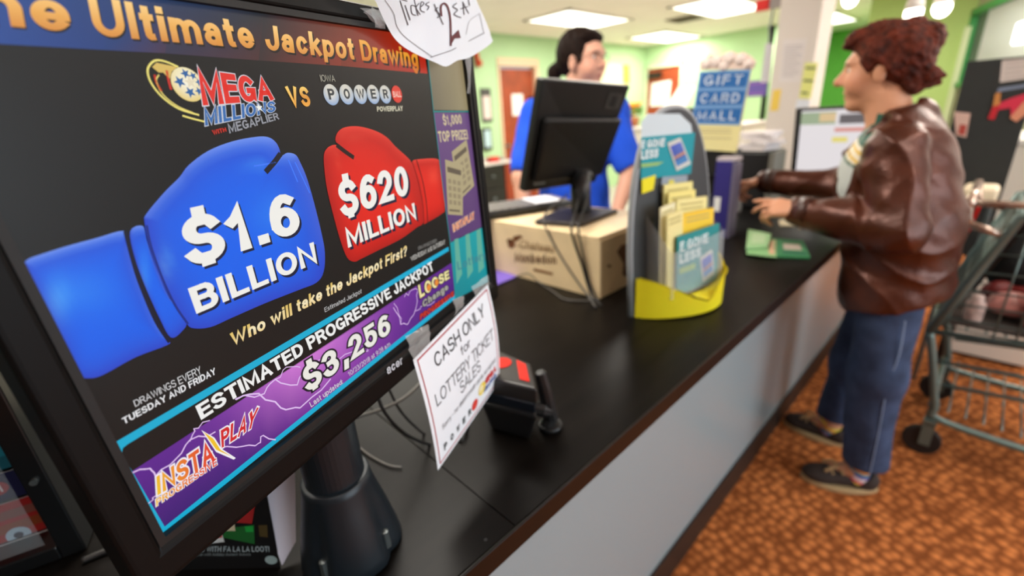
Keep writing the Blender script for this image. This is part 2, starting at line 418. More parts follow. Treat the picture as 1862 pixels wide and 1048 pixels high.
def hand(wrist, fdir, palm, thumb_side, curl=(.3, .3, .35, .4), spread=.1, s=1., pinch=.5):
    """palm, four unequal fingers with bends and a thumb; curl bends towards the palm normal"""
    f = nrm(fdir); p = np.array(palm, float); p = nrm(p-(p@f)*f); sd = np.cross(f, p)*thumb_side
    w = np.array(wrist, float); out = []
    lens = [(.044, .026, .021), (.048, .030, .022), (.045, .028, .021), (.036, .021, .018)]
    for i in range(4):
        o = (.030-.020*i)
        m = w+f*(.088-.004*abs(i-1))*s+sd*o*s
        out.append(cone(w+f*.012*s+sd*o*.5*s, m, .017*s, .0125*s, .014))
        d = nrm(f+sd*spread*(1.5-i)*.5); a = 0; q = m; r = .0092*s
        for j, L in enumerate(lens[i]):
            a += curl[i]*(1.0, 1.25, .8)[j]
            dd = d*math.cos(a)+p*math.sin(a); e = q+dd*L*s
            out.append(cone(q, e, r, r*.9, .006)); q = e; r *= .9
    t0 = w+f*.022*s+sd*.024*s; t1 = t0+nrm(f*.55+sd*.75+p*.35)*.040*s; t2 = t1+nrm(f*.9+sd*(.35-.5*pinch)+p*(.3+.4*pinch))*.032*s; t3 = t2+nrm(f*.9+sd*(.1-.6*pinch)+p*(.2+.4*pinch))*.026*s
    out += [cone(w+f*.01*s, t0, .018*s, .016*s, .014), cone(t0, t1, .0155*s, .0115*s, .012), cone(t1, t2, .011*s, .0098*s, .006), cone(t2, t3, .0098*s, .008*s, .006)]
    return out
def head(C, F, s=1., U=(0, 0, 1), chin=1., nose=1.):
    """skull, brow, cheeks, nose, lips, chin, jaw and ears around centre C facing F"""
    U = nrm(U); F = nrm(np.array(F, float)-(np.array(F, float)@U)*U); S_ = np.cross(U, F); R = np.stack([F, S_, U], 1); C = np.array(C, float)
    P = lambda f, d, u: C+(F*f+S_*d+U*u)*s
    e = lambda f, d, u, r, k=.02: ell(P(f, d, u), np.array(r)*s, k, R)
    o = [e(-.012, 0, .03, (.095, .075, .088)), e(.035, 0, -.03, (.058, .060, .085), .03), e(.06, 0, -.105*chin, (.026, .03, .022), .025),
         e(.058, .034, -.04, (.03, .028, .034), .02), e(.058, -.034, -.04, (.03, .028, .034), .02), e(.076, 0, .022, (.02, .052, .014), .015),
         cone(P(.086, 0, .008), P(.104*nose, 0, -.030), .009*s, .0145*s, .012), e(.094, .014, -.036, (.011, .008, .008), .008), e(.094, -.014, -.036, (.011, .008, .008), .008),
         cut(e(.098, .031, 0, (.013, .015, .010), .012)), cut(e(.098, -.031, 0, (.013, .015, .010), .012)),
         e(.080, 0, -.066, (.016, .024, .0075), .008), e(.077, 0, -.079, (.015, .021, .008), .008), cut(e(.098, 0, -.0725, (.018, .02, .0022), .004)),
         e(.0, .077, -.018, (.018, .009, .032), .008), e(.0, -.077, -.018, (.018, .009, .032), .008)]
    return o, P, R
# ================================================================== SETTING
m_ceil = mat('ceiling_paint', (252, 240, 236), .9, noise=.03, nscale=3)
m_green = mat('green_wall_paint', (182, 214, 166), .8, noise=.03, nscale=2)
m_green2 = mat('deep_green_wall_paint', (96, 168, 66), .8, noise=.04, nscale=2)
m_olive = mat('olive_wall_paint', (168, 196, 118), .8, noise=.04, nscale=2)
m_white = mat('white_paint', (235, 228, 220), .6)
m_door = mat('red_brown_wood', (150, 60, 26), .45, noise=.25, nscale=6)
m_black = mat('black_plastic', (22, 22, 23), .42, bump=.03, nscale=400)
m_blackm = mat('black_metal', (26, 27, 29), .35, .3)
m_steel = mat('grey_steel', (120, 128, 128), .35, .8)
m_paper = mat('white_paper', (240, 240, 238), .7)
m_yellowp = mat('yellow_paper', (236, 226, 130), .7)
m_orangep = mat('orange_paper', (240, 196, 70), .7)
m_print = attr_mat('printed_ink', .55, .3)
m_screen = attr_mat('lit_screen', .38, .25, emit=True, strength=1.0)
m_red = mat('red_plastic', (214, 30, 24), .35)
m_glow = mat('lamp_diffuser', (255, 255, 255), .5, emit=(255, 250, 240), estr=3.2)

def carpet_mat():
    m = bpy.data.materials.new('patterned_carpet'); m.use_nodes = True; nt = m.node_tree; b = nt.nodes['Principled BSDF']; L = nt.links
    tc = nt.nodes.new('ShaderNodeTexCoord'); mp = nt.nodes.new('ShaderNodeMapping'); mp.inputs['Rotation'].default_value = (0, 0, math.radians(20)); mp.inputs['Scale'].default_value = (1, 1.0, 1)
    L.new(tc.outputs['Object'], mp.inputs['Vector'])
    vo = nt.nodes.new('ShaderNodeTexVoronoi'); vo.inputs['Scale'].default_value = 30; vo.inputs['Randomness'].default_value = .55
    L.new(mp.outputs['Vector'], vo.inputs['Vector'])
    rp = nt.nodes.new('ShaderNodeValToRGB'); e = rp.color_ramp.elements
    e[0].position = .15; e[0].color = (*lin((222, 136, 76)), 1); e[1].position = .62; e[1].color = (*lin((138, 78, 40)), 1)
    L.new(vo.outputs['Distance'], rp.inputs['Fac'])
    nz = nt.nodes.new('ShaderNodeTexNoise'); nz.inputs['Scale'].default_value = 5; nz.inputs['Detail'].default_value = 6; L.new(tc.outputs['Object'], nz.inputs['Vector'])
    mx = nt.nodes.new('ShaderNodeMix'); mx.data_type = 'RGBA'; mx.blend_type = 'MULTIPLY'; mx.inputs['Factor'].default_value = .38
    r2 = nt.nodes.new('ShaderNodeValToRGB'); r2.color_ramp.elements[0].position = .3; r2.color_ramp.elements[0].color = (.5, .42, .34, 1); r2.color_ramp.elements[1].position = .75
    L.new(nz.outputs['Fac'], r2.inputs['Fac']); L.new(rp.outputs['Color'], mx.inputs['A']); L.new(r2.outputs['Color'], mx.inputs['B'])
    L.new(mx.outputs['Result'], b.inputs['Base Color']); b.inputs['Roughness'].default_value = .95; b.inputs['Specular IOR Level'].default_value = .1
    bp = nt.nodes.new('ShaderNodeBump'); bp.inputs['Strength'].default_value = .5; bp.inputs['Distance'].default_value = .01; bp.invert = True
    L.new(vo.outputs['Distance'], bp.inputs['Height']); L.new(bp.outputs['Normal'], b.inputs['Normal'])
    return m
XL, XR, YF, YB, YB2 = -5.2, 4.0, -3.0, 8.75, 11.0
struct(MB().bx(-1.17, XR+.1, YF-.1, YB2+.1, -.05, 0).build('floor', carpet_mat()))
struct(MB().bx(XL-.1, -1.17, YF-.1, YB2+.1, -.05, 0).build('floor', mat('pale_bounce_floor', (178, 170, 160), .6, noise=.05, nscale=6)))  # unseen floor, made pale to bounce light up to the ceiling
struct(MB().bx(XL-.1, XR+.1, YF-.1, YB2+.1, CEIL, CEIL+.05).build('ceiling', m_ceil))
# left wall with a doorway (door at Y 4.84..5.62) : built around the opening
DL0, DL1, DH = 4.84, 5.64, 2.06
w = MB(); w.bx(XL-.1, XL, YF, DL0, 0, CEIL); w.bx(XL-.1, XL, DL1, YB, 0, CEIL); w.bx(XL-.1, XL, DL0, DL1, 2.2, CEIL)
struct(w.build('wall_left', m_green))
# back wall: green band with a doorway
BX0, BX1 = -5.15, -4.42
w = MB(); w.bx(BX1, -2.9, YB, YB+.1, 0, CEIL); w.bx(XL, BX1, YB, YB+.1, 2.12, CEIL); w.bx(XL-.1, BX0, YB, YB+.1, 0, 2.12)
struct(w.build('wall_back', m_green))
struct(MB().bx(-2.9, 1.0, YB2, YB2+.1, 0, CEIL).bx(-2.98, -2.9, YB, YB2+.1, 0, CEIL).build('wall_far_back', m_green2))
# angled wall with the green-framed window on the right, and the olive end wall beside it
WA = A3(-.50, 7.5, 0); WD = nrm(A3(.28, -.96, 0)); WN = A3(-.96, -.28, 0)
Rw = np.stack([WD, -WN, A3(0, 0, 1)], 1)
wz0, wz1, wl = 1.40, 2.16, 2.2
w = MB()
w.box(WA+WD*1.5-WN*.05+A3(0, 0, wz0/2), (3.0, .1, wz0), Rw); w.box(WA+WD*1.5-WN*.05+A3(0, 0, (wz1+CEIL)/2), (3.0, .1, CEIL-wz1), Rw)
w.box(WA+WD*2.6-WN*.05+A3(0, 0, (wz0+wz1)/2), (.8, .1, wz1-wz0), Rw)
struct(w.build('wall_right', mat('grey_olive_paint', (150, 150, 118), .8)))
struct(MB().bx(-1.45, -.50, 7.5, 7.6, 0, CEIL).bx(-1.45, -1.37, 7.6, YB2, 0, CEIL).build('wall_end', m_olive))
struct(MB().bx(-.555, -.50, 7.43, 7.495, 0, 2.0).build('trim_1', mat('pale_trim', (190, 204, 160), .5)))
fr = MB(); m_gf = mat('green_window_frame', (44, 130, 62), .45)
for a, b_, z0, z1 in ((0, .06, wz0, wz1), (wl-.06, wl, wz0, wz1)): fr.box(WA+WD*(a+b_)/2+WN*.01+A3(0, 0, (z0+z1)/2), (b_-a, .06, z1-z0), Rw)
for z0, z1 in ((wz0, wz0+.05), (wz1-.06, wz1)): fr.box(WA+WD*wl/2+WN*.01+A3(0, 0, (z0+z1)/2), (wl, .06, z1-z0), Rw)
wf = struct(fr.build('window_1', m_gf))
gm = mat('window_glass', (235, 245, 240), .05, alpha=.08, spec=.3)
MB().box(WA+WD*wl/2-WN*.03+A3(0, 0, (wz0+wz1)/2), (wl-.1, .006, wz1-wz0-.08), Rw).build('glass_pane', gm, wf)
# the room behind that window: pale wall with two lit lamps and a brown post
struct(MB().bx(-.45, 2.2, 8.4, 8.46, 0, CEIL).build('wall_beyond', mat('pale_cream_paint', (232, 232, 214), .8)))
LC = [at_plane(1816, 50, WA-WN*.5, WN), at_plane(1858, 60, WA-WN*.5, WN)]
for i, (a, z) in enumerate(((.55, 2.10), (1.30, 2.12))):
    lm = thing('wall_lamp', ('white lit wall lamp behind the green framed window, nearer the olive wall', 'white lit wall lamp behind the green framed window, cut by the picture edge')[i], 'lamp', LC[i])
    c = LC[i]
    MB().box(c, (.13, .10, .22), Rw).build('lamp_shade', mat('lit_shade', (255, 255, 255), .5, emit=(245, 245, 255), estr=4.0), lm, bevel=.02)
    MB().box(c-WN*.35, (.02, .70, .02), Rw).build('lamp_arm', m_steel, lm)
tag(MB().box(at_plane(1838, 60, WA-WN*.9, WN)*A3(1, 1, 0)+A3(0, 0, 1.25), (.16, .16, 2.5), Rw).build('wooden_post', mat('brown_post', (176, 140, 92), .6, noise=.1)), 'tan wooden post standing behind the green framed window', 'post')
# side and rear walls out of view close the room
struct(MB().bx(XR, XR+.1, YF, 8, 0, .5).bx(XR, XR+.1, YF, 8, 2.3, CEIL).bx(XR, XR+.1, YF, -.2, .5, 2.3).bx(XR, XR+.1, 3.4, 8, .5, 2.3).build('wall_shopfront', mat('shop_grey', (104, 100, 96), .8)))
struct(MB().bx(XL, XR, YF-.1, YF, 0, CEIL).build('wall_rear', mat('rear_grey', (84, 80, 76), .8)))
struct(MB().bx(.34, XR, 4.6, 4.7, 0, CEIL).build('wall_side', m_white))
area_light('next_room_fill', (.35, 7.3, 2.45), (0, 0, 0), .6, 1.2, 26, (1, .98, .95))  # unseen area light added to brighten the room behind the window
# doors
d = struct(MB().bx(XL-.09, XL-.045, DL0+.03, DL1-.03, .01, DH).build('door_1', m_door))
d2 = MB(); [d2.bx(XL-.11, XL+.015, a, b_, 0, DH+.04) for a, b_ in ((DL0-.01, DL0+.03), (DL1-.03, DL1+.05))]; d2.bx(XL-.11, XL+.015, DL0-.01, DL1+.05, DH+.03, 2.2)
struct(d2.build('trim_2', mat('beige_door_trim', (222, 196, 164), .6)))
MB().cyl((XL-.045, DL0+.1, 1.0), (XL-.0, DL0+.1, 1.0), .012).ball((XL+.02, DL0+.1, 1.0), .028).build('door_knob', m_steel, d, smooth=True)
MB().bx(XL-.045, XL+.0, DL1-.16, DL1-.06, 1.55, 1.68).build('door_closer', m_blackm, d)
d = struct(MB().bx(BX0+.02, BX1-.03, YB+.03, YB+.075, .01, 2.10).build('door_2', m_door))
d2 = MB(); d2.bx(BX1-.03, BX1+.03, YB-.015, YB+.1, 0, 2.15); d2.bx(BX0-.01, BX0+.02, YB-.015, YB+.1, 0, 2.15); d2.bx(BX0-.01, BX1+.03, YB-.015, YB+.1, 2.1, 2.15)
struct(d2.build('trim_3', mat('pale_door_trim', (214, 222, 190), .6)))
MB().bx(BX0+.05, BX0+.32, YB-.03, YB+.03, 1.93, 2.02).build('door_closer', m_blackm, d)
MB().cyl((BX1-.1, YB+.03, 1.0), (BX1-.1, YB-.04, 1.0), .014).build('door_knob', m_steel, d)
def paper_on(name, label, cat, pts, off, m=None, lines=0, group=None, ink=(120, 120, 130), extra=None):
    o = MB(); P = [np.array(p, float) for p in pts]; off = np.array(off, float)
    o.col = lin(m or (244, 242, 238)); o.slab([p+off*.0005 for p in P], off*.001)
    for i in range(lines):
        v = .85-.7*i/max(lines-1, 1); h = .25/max(lines, 3)
        q = lambda u, v_: P[0]*(1-u)*(1-v_)+P[1]*u*(1-v_)+P[2]*u*v_+P[3]*(1-u)*v_+off*.002
        o.poly([q(.12, v-h*.4), q(.88-.2*(i % 3 == 2), v-h*.4), q(.88-.2*(i % 3 == 2), v+h*.4), q(.12, v+h*.4)], None, [lin(ink)]*4)
    if extra: extra(o, P, off)
    return tag(o.build(name, m_print, fix=False), label, cat, group)
xl = XL-.043
paper_on('door_notice', 'white notice taped to the red-brown door beside the green wall', 'notice', [(xl, 5.13, 1.42), (xl, 5.36, 1.42), (xl, 5.36, 1.72), (xl, 5.13, 1.72)], (1, 0, 0), lines=4, ink=(215, 205, 205))
yb = YB+.028
paper_on('door_notice', 'large white poster on the door with the black closer', 'notice', [(-5.06, yb, 1.42), (-4.66, yb, 1.42), (-4.64, yb, 1.86), (-5.04, yb, 1.84)], (0, -1, 0), lines=5, ink=(228, 216, 214))
for pts, lb in (([(XL, 4.5, 1.45), (XL, 4.66, 1.45), (XL, 4.66, 1.80), (XL, 4.5, 1.80)], 'small framed certificate hanging on green wall left of the door'),):
    t = thing('framed_certificate', lb, 'picture frame', pts[0])
    MB().bx(XL, XL+.02, 4.48, 4.66, 1.36, 1.80).build('picture_frame', mat('dark_frame', (70, 66, 64), .5), t)
    MB().bx(XL+.02, XL+.022, 4.50, 4.64, 1.40, 1.70).build('certificate_sheet', mat('pinkish_paper', (226, 206, 200), .7), t)
t = thing('wall_screen', 'small pale blue screen on the green wall by the desk', 'screen', (XL, 4.5, 1.0))
MB().bx(XL, XL+.04, 4.44, 4.60, .98, 1.28).build('screen_case', m_black, t, bevel=.005)
MB().bx(XL+.04, XL+.042, 4.46, 4.58, 1.02, 1.25).build('screen_face', mat('pale_blue_face', (190, 216, 224), .3), t)
tag(MB().ball((XL+.05, 4.46, 2.11), (.05, .05, .05)).ball((XL+.05, 4.43, 2.2), (.04, .035, .05)).cyl((XL, 4.45, 2.15), (XL+.06, 4.45, 2.15), .02).build('fire_bell', mat('orange_red_enamel', (206, 70, 34), .4), smooth=True), 'orange-red alarm bell on green wall above the certificate', 'alarm')
# ceiling lights: frame + diffuser, the lamp itself is the area light under each
def ceiling_light(x, y, label, power=PANEL_W):
    t = thing('ceiling_light', label, 'ceiling light', (x, y, CEIL-.03), 'recessed ceiling light panels')
    f = MB()
    for sx in (-1, 1): f.bx(x+sx*.34-.02, x+sx*.34+.02, y-.66, y+.66, CEIL-.02, CEIL)
    for sy in (-1, 1): f.bx(x-.36, x+.36, y+sy*.64-.02, y+sy*.64+.02, CEIL-.02, CEIL)
    f.build('light_frame', m_white, t)
    MB().bx(x-.32, x+.32, y-.62, y+.62, CEIL-.012, CEIL-.004).build('light_diffuser', m_glow, t)
    area_light('panel_lamp', (x, y, CEIL-.02), (0, 0, 0), .62, 1.22, power*PANEL_K, WARM)
ceiling_light(-4.05, 5.25, 'bright ceiling light panel above the ponytailed clerk', 46)
ceiling_light(-4.33, 7.95, 'bright ceiling light panel beyond the clerk, by the back wall', 58)
ceiling_light(-2.75, 6.35, 'bright ceiling light panel cut by picture top, left of white pillar', 50)
ceiling_light(-2.35, 9.1, 'bright ceiling light panel far back, right of the white pillar', 45)
for x, y, pw in ((-1.4, .5, 58), (-3.2, 1.6, 46), (.65, 4.1, 50), (-.55, 5.7, 34), (1.0, 1.9, 20), (1.2, -.8, 8), (-1.4, -1.8, 6), (-2.3, 3.7, 50), (2.6, 1.6, 12)):  # unseen panels
    ceiling_light(x, y, 'unseen ceiling light panel placed out of the picture to light the shop', pw)
v = thing('ceiling_vent', 'dark slotted air vent in the cream ceiling between two light panels', 'vent', (-3.35, 6.6, CEIL-.02))
vb = MB().bx(-3.55, -3.15, 6.45, 6.85, CEIL-.012, CEIL); vb.build('vent_plate', mat('grey_vent', (120, 104, 84), .6), v)
for k in range(5): MB().bx(-3.53, -3.17, 6.49+.07*k, 6.52+.07*k, CEIL-.022, CEIL-.013).build('vent_slat', mat('dark_vent', (92, 78, 62), .6) if k == 0 else MATS['dark_vent'], v)
# white pillar with paper notices
PX0, PX1, PY0 = -1.23, -.965, 3.82
PC0 = at_d(1407, 110, 4.0); PC1 = at_d(1486, 110, 4.0)
px0, py0, px1 = PC0[0], PC0[1], PC1[0]
struct(MB().bx(px0, px1, py0, py0+.3, 0, CEIL).build('wall_pillar', mat('white_pillar_paint', (226, 214, 204), .7)))
f = lambda px, py: at_y(px, py, py0)
def on_pillar(a, b, c, d_): return [f(*a), f(*b), f(*c), f(*d_)]
paper_on('typed_notice', 'tall white typed notice on the front of the white pillar', 'notice', on_pillar((1416, 150), (1455, 150), (1468, 70), (1424, 72)), (0, -1, 0), (228, 218, 214), 12, ink=(178, 168, 172))
paper_on('yellow_notice', 'pale yellow notice with dark words on the pillar by the customer', 'notice', on_pillar((1453, 178), (1474, 180), (1488, 114), (1464, 114)), (0, -1.2, 0), (232, 232, 140), 3, ink=(110, 120, 80))
paper_on('sticky_note', 'small orange-yellow sticky note low on the white pillar', 'note', on_pillar((1400, 202), (1415, 201), (1421, 162), (1406, 164)), (0, -1, 0), (242, 206, 92))
paper_on('white_notice', 'short white slip under the yellow notice on the pillar', 'notice', on_pillar((1446, 197), (1470, 197), (1474, 182), (1450, 181)), (0, -1, 0), (226, 228, 236))
p0 = at_y(1396, 8, py0+.1); t = thing('fire_alarm', 'red fire alarm with grey strobe beside the pillar top', 'alarm', p0)
MB().box(p0+A3(-.03, 0, 0), (.09, .05, .07)).build('alarm_body', m_red, t, bevel=.006); MB().box(p0+A3(.055, 0, 0), (.07, .05, .07)).build('strobe', mat('grey_strobe', (150, 140, 138), .4), t, bevel=.006)
tag(MB().tube([p0+A3(.04, 0, -.04), p0+A3(.03, 0, -.15), p0+A3(.05, 0, -.3)], .008).build('alarm_conduit', m_steel), 'thin grey conduit running down from the red fire alarm', 'conduit')
# spotlights hanging near the customer
for i, (px, py) in enumerate(((1661, 24), (1713, 14), (1546, -2))):
    p = at_d(px, py, 4.2+.15*i)
    t = thing('hanging_spotlight', ('glowing spotlight hanging just above the customer hair', 'glowing spotlight highest, right of the customer hair', 'glowing spotlight at picture top, left of the customer hair')[i], 'spotlight', p, 'hanging spotlights')
    MB().cyl(p+A3(0, 0, .10), A3(p[0], p[1], CEIL), .006).build('rod', m_blackm, t)
    MB().lathe(p, [(.03, .11), (.045, .06), (.05, .02)], 20).build('spotlight_can', m_white, t, smooth=True)
    MB().ball(p, (.048, .048, .055)).build('bulb', mat('hot_bulb', (255, 255, 255), .4, emit=(255, 244, 225), estr=9) if i == 0 else MATS['hot_bulb'], t, smooth=True)
# ================================================================== SERVICE COUNTER
CT = .92; EX = -.328
ctr = thing('service_counter', 'long dark service counter with pale front panel', 'counter', (-.74, 1.0, 0))
def dark_top():
    m = mat('dark_wood_laminate', (13, 10, 8), .36, noise=.3, nscale=7, spec=.10)
    nt = m.node_tree; tc = [n for n in nt.nodes if n.type == 'TEX_COORD'][0]; nz = [n for n in nt.nodes if n.type == 'TEX_NOISE'][0]
    mp = nt.nodes.new('ShaderNodeMapping'); mp.inputs['Scale'].default_value = (9, .6, 1); nt.links.new(tc.outputs['Object'], mp.inputs['Vector']); nt.links.new(mp.outputs['Vector'], nz.inputs['Vector'])
    return m
YC0, YC1 = -1.2, 3.6
MB().bx(-1.22, EX-.004, YC0, .286, CT-.036, CT).bx(-1.22, EX-.004, .2865, YC1, CT-.036, CT).build('countertop', dark_top(), ctr, bevel=.0012)
MB().bx(EX-.004, EX, YC0, YC1, CT-.036, CT).build('edge_band', mat('brown_edge', (19, 14, 11), .35, spec=.3), ctr, bevel=.0015)
MB().bx(-.50, -.46, YC0, YC1, .10, CT-.036).build('front_panel', mat('pale_grey_laminate', (150, 164, 169), .22, spec=.5), ctr)
MB().bx(-.49, -.452, YC0, YC1, 0, .115).build('kick_board', mat('dark_kick', (40, 30, 24), .5), ctr)
MB().bx(-1.2, -1.17, YC0, YC1, .05, CT-.036).build('rear_panel', m_black, ctr)
hl = at_z(883, 982, CT)
MB().cyl((hl[0], hl[1], CT-.004), (hl[0], hl[1], CT+.0004), .0022, n=12).build('screw_hole', m_black, ctr)
# ================================================================== LOTTERY MONITOR
BLs = A3(-.3239, -.0208, 1.174)
ue = nrm(A3(-.351, .9359, .0281)); uh = A3(-.0045, -.0285, .9996); uh = nrm(uh-ue*(uh@ue)); un = np.cross(ue, uh)
SW, SH = .4505, .311
def P2(u, v, o=0.): return BLs+ue*u+uh*v+un*o
def SP(px, py, o=0.): return at_plane(px, py, BLs+un*o, un)
mon = thing('display_monitor', 'large black lottery monitor showing two boxing gloves, in the foreground', 'monitor', (-.46, .125, CT))
# casing: front frame ring, raised lip, back shell
ring = MB(); Lb, Rb, Tb, Bb = .022, .017, .0185, .031
def frame_ring(mb, u0, u1, v0, v1, U0, U1, V0, V1, o0, o1):
    q = [(u0, v0), (u1, v0), (u1, v1), (u0, v1)]; Q = [(U0, V0), (U1, V0), (U1, V1), (U0, V1)]
    vs = [P2(*p, o1) for p in q]+[P2(*p, o1) for p in Q]+[P2(*p, o0) for p in q]+[P2(*p, o0) for p in Q]
    fs = []
    for k in range(4):
        j = (k+1) % 4
        fs += [(k, j, 4+j, 4+k), (8+k, 12+k, 12+j, 8+j), (4+k, 4+j, 12+j, 12+k), (k, 8+k, 8+j, j)]
    mb.add(vs, fs)
frame_ring(ring, -.004, SW+.003, -.004, SH+.004, -Lb, SW+Rb, -Bb, SH+Tb, -.02, .007)
ring.build('bezel', mat('satin_black_bezel', (13, 13, 13), .45, bump=.02, nscale=900, spec=.14), mon, bevel=.004, segs=3)
lip = MB(); frame_ring(lip, 0, SW, 0, SH, -.0045, SW+.0035, -.0045, SH+.0045, -.01, .0055)
lip.build('inner_lip', mat('matt_black_lip', (8, 8, 8), .6), mon)
bk = MB(); vs = [P2(u, v, o) for o, k in ((-.02, .0), (-.05, .05)) for u, v in ((-Lb+k, -Bb+k), (SW+Rb-k, -Bb+k), (SW+Rb-k, SH+Tb-k), (-Lb+k, SH+Tb-k))]
bk.add(vs, [(3, 2, 1, 0), (4, 5, 6, 7)]+[(k, (k+1) % 4, 4+(k+1) % 4, 4+k) for k in range(4)]); bk.build('back_shell', m_black, mon, bevel=.004)
lg = MB(); text(lg, 'acer', [SP(705, 682, .0074), SP(733, 661, .0074), SP(729, 648, .0074), SP(700, 667, .0074)], .2, (190, 196, 205), italic=.15); lg.build('logo', m_print, mon, fix=False, label='silver lettering on the bezel')
# ---- what the screen shows, drawn flat on the panel
sc = MB(); LY = .00013
def lay(k): return un*(LY*k)
def quadc(pts, cols, k): sc.poly([SP(*p)+lay(k) for p in pts], None, [lin(c) for c in cols] if hasattr(cols[0], '__len__') else [lin(cols)]*len(pts))
def stx(s, q, w, c=(255, 255, 255), k=5, **a): text(sc, s, [SP(*p) for p in q], w, c, lay(k), **a)
fl = lambda p: SP(p[0], p[1])
sc.poly([P2(-.001, -.001), P2(SW+.001, -.001), P2(SW+.001, SH+.001), P2(-.001, SH+.001)], None, [lin((13, 14, 13))]*4)
# banner
def lerp(a, b, t): return tuple(np.array(a)+(np.array(b)-np.array(a))*t)
top = [(-245, -82), (0, -46), (200, -17), (314, 0), (480, 24), (620, 45), (768, 67)]; bot = [(-245, 64), (0, 80), (190, 91), (300, 97), (470, 110), (620, 120), (777, 134)]
bc = [(30, 62, 130), (34, 72, 140), (30, 60, 112), (30, 50, 84), (34, 38, 44), (110, 42, 24), (176, 34, 14)]
for i in range(6): quadc([bot[i], bot[i+1], top[i+1], top[i]], [lerp(bc[i], (30, 60, 160) if i < 3 else (150, 30, 10), .15), lerp(bc[i+1], (30, 60, 160) if i < 2 else (220, 40, 20), .2), bc[i+1], bc[i]], 1)
GOLD = [(214, 140, 60), (238, 176, 92), (250, 206, 130)]
GOLD2 = [(206, 110, 20), (226, 150, 40), (236, 170, 70)]
for s, q, g in (('The', [(-165, 30), (131, 59), (118, -14), (-185, -66)], GOLD), ('Ultimate', [(172, 65), (465, 89), (453, 39), (157, -9)], GOLD), ('Jackpot', [(484, 91), (645, 109), (640, 69), (478, 44)], GOLD), ('Drawing', [(658, 110), (761, 123), (757, 90), (652, 72)], GOLD2)):
    sh = [(x+3, y+4) for x, y in q]
    stx(s, sh, .23, (18, 16, 14), 2, gap=.12); stx(s, q, .23, k=3, grad=g, gap=.12)
# logo with ball and swoosh
def disc(c, r, cols, k, n=28, ry=None, px_=True):
    C = SP(*c); vs = [C+lay(k)]; cl = [lin(cols[0])]
    for i in range(n):
        a = 2*math.pi*i/n; vs.append(C+ue*r*math.cos(a)+uh*(ry or r)*math.sin(a)+lay(k)); cl.append(lin(lerp(cols[1], cols[2] if len(cols) > 2 else cols[1], .5-.5*math.sin(a))))
    sc.add(vs, [(0, 1+i, 1+(i+1) % n) for i in range(n)], None, cl)
def scr_r(c, pxr):            # metres for a vertical pixel radius at c
    return abs((SP(c[0], c[1]-pxr)-SP(*c))@uh)
def spl(pts, w, c, k, sm=5):
    uv = [np.array([(SP(*p)-BLs)@ue, (SP(*p)-BLs)@uh]) for p in pts]
    if sm: uv = catmull(uv, sm)
    vs, fs = ribbon(uv, w)
    sc.add([P2(*v)+lay(k) for v in vs], fs, None, [lin(c)]*len(vs))
quadc([(276, 122), (284, 114), (322, 122), (312, 130), (308, 144), (296, 132), (288, 132)], (214, 182, 96), 2)
spl([(322, 121), (300, 112), (283, 110), (272, 118), (268, 131), (275, 152), (295, 177), (325, 198), (360, 209)], .0011, (236, 222, 120), 2)
spl([(288, 137), (284, 148), (296, 172), (322, 193), (350, 205)], .0008, (226, 206, 110), 2)
spl([(333, 211), (350, 216), (370, 221)], .0011, (236, 222, 120), 2)
spl([(281, 138), (284, 150), (292, 164)], .0012, (196, 40, 30), 2); spl([(303, 130), (306, 146), (310, 161)], .0014, (196, 40, 30), 2)
BR_ = scr_r((341, 154), 31)
disc((341, 154), BR_, [(244, 240, 222), (238, 226, 180), (226, 200, 120)], 3, ry=BR_*1.02)
def star(c, r, col, k, rot=0):
    C = SP(*c); vs = [C+lay(k)]+[C+lay(k)+(ue*math.cos(a)+uh*math.sin(a))*(r if i % 2 == 0 else r*.42) for i, a in [(i, math.pi/2+rot+i*math.pi/5) for i in range(10)]]
    sc.add(vs, [(0, 1+i, 1+(i+1) % 10) for i in range(10)], None, [lin(col)]*11)
for c, r in (((336, 134), .32), ((350, 138), .26), ((326, 149), .38), ((361, 150), .26), ((345, 168), .36), ((361, 166), .28)): star(c, BR_*r, (40, 96, 156), 4, r)
star((345, 150), BR_*.40, (226, 214, 184), 4)
q = [(368, 192), (497, 182), (488, 144), (356, 126)]
stx('MEGA', q, .27, (214, 214, 222), 4, draw=.36, gap=.07); stx('MEGA', q, .27, (222, 44, 34), 5, draw=.28, gap=.07)
q = [(372, 229), (500, 203), (499, 184), (369, 196)]
stx('MILLIONS', q, .25, (216, 220, 228), 4, draw=.36, gap=.12); stx('MILLIONS', q, .25, (50, 104, 170), 5, draw=.26, gap=.12)
star((470, 196), .0030, (240, 240, 230), 6)
stx('WITH', [(387, 246), (411, 239), (409, 232), (384, 237)], .26, (206, 50, 36), 5); stx('MEGAPLIER', [(416, 243), (507, 217), (503, 205), (412, 225)], .22, (150, 152, 160), 5)
stx('VS', [(528, 194), (565, 194), (558, 158), (517, 157)], .26, k=5, grad=[(240, 170, 70), (214, 140, 50), (246, 206, 110)], gap=.2)
stx('IOWA', [(583, 148.5), (609, 148.5), (607, 137), (580, 136)], .14, (170, 166, 150), 5, gap=.08)
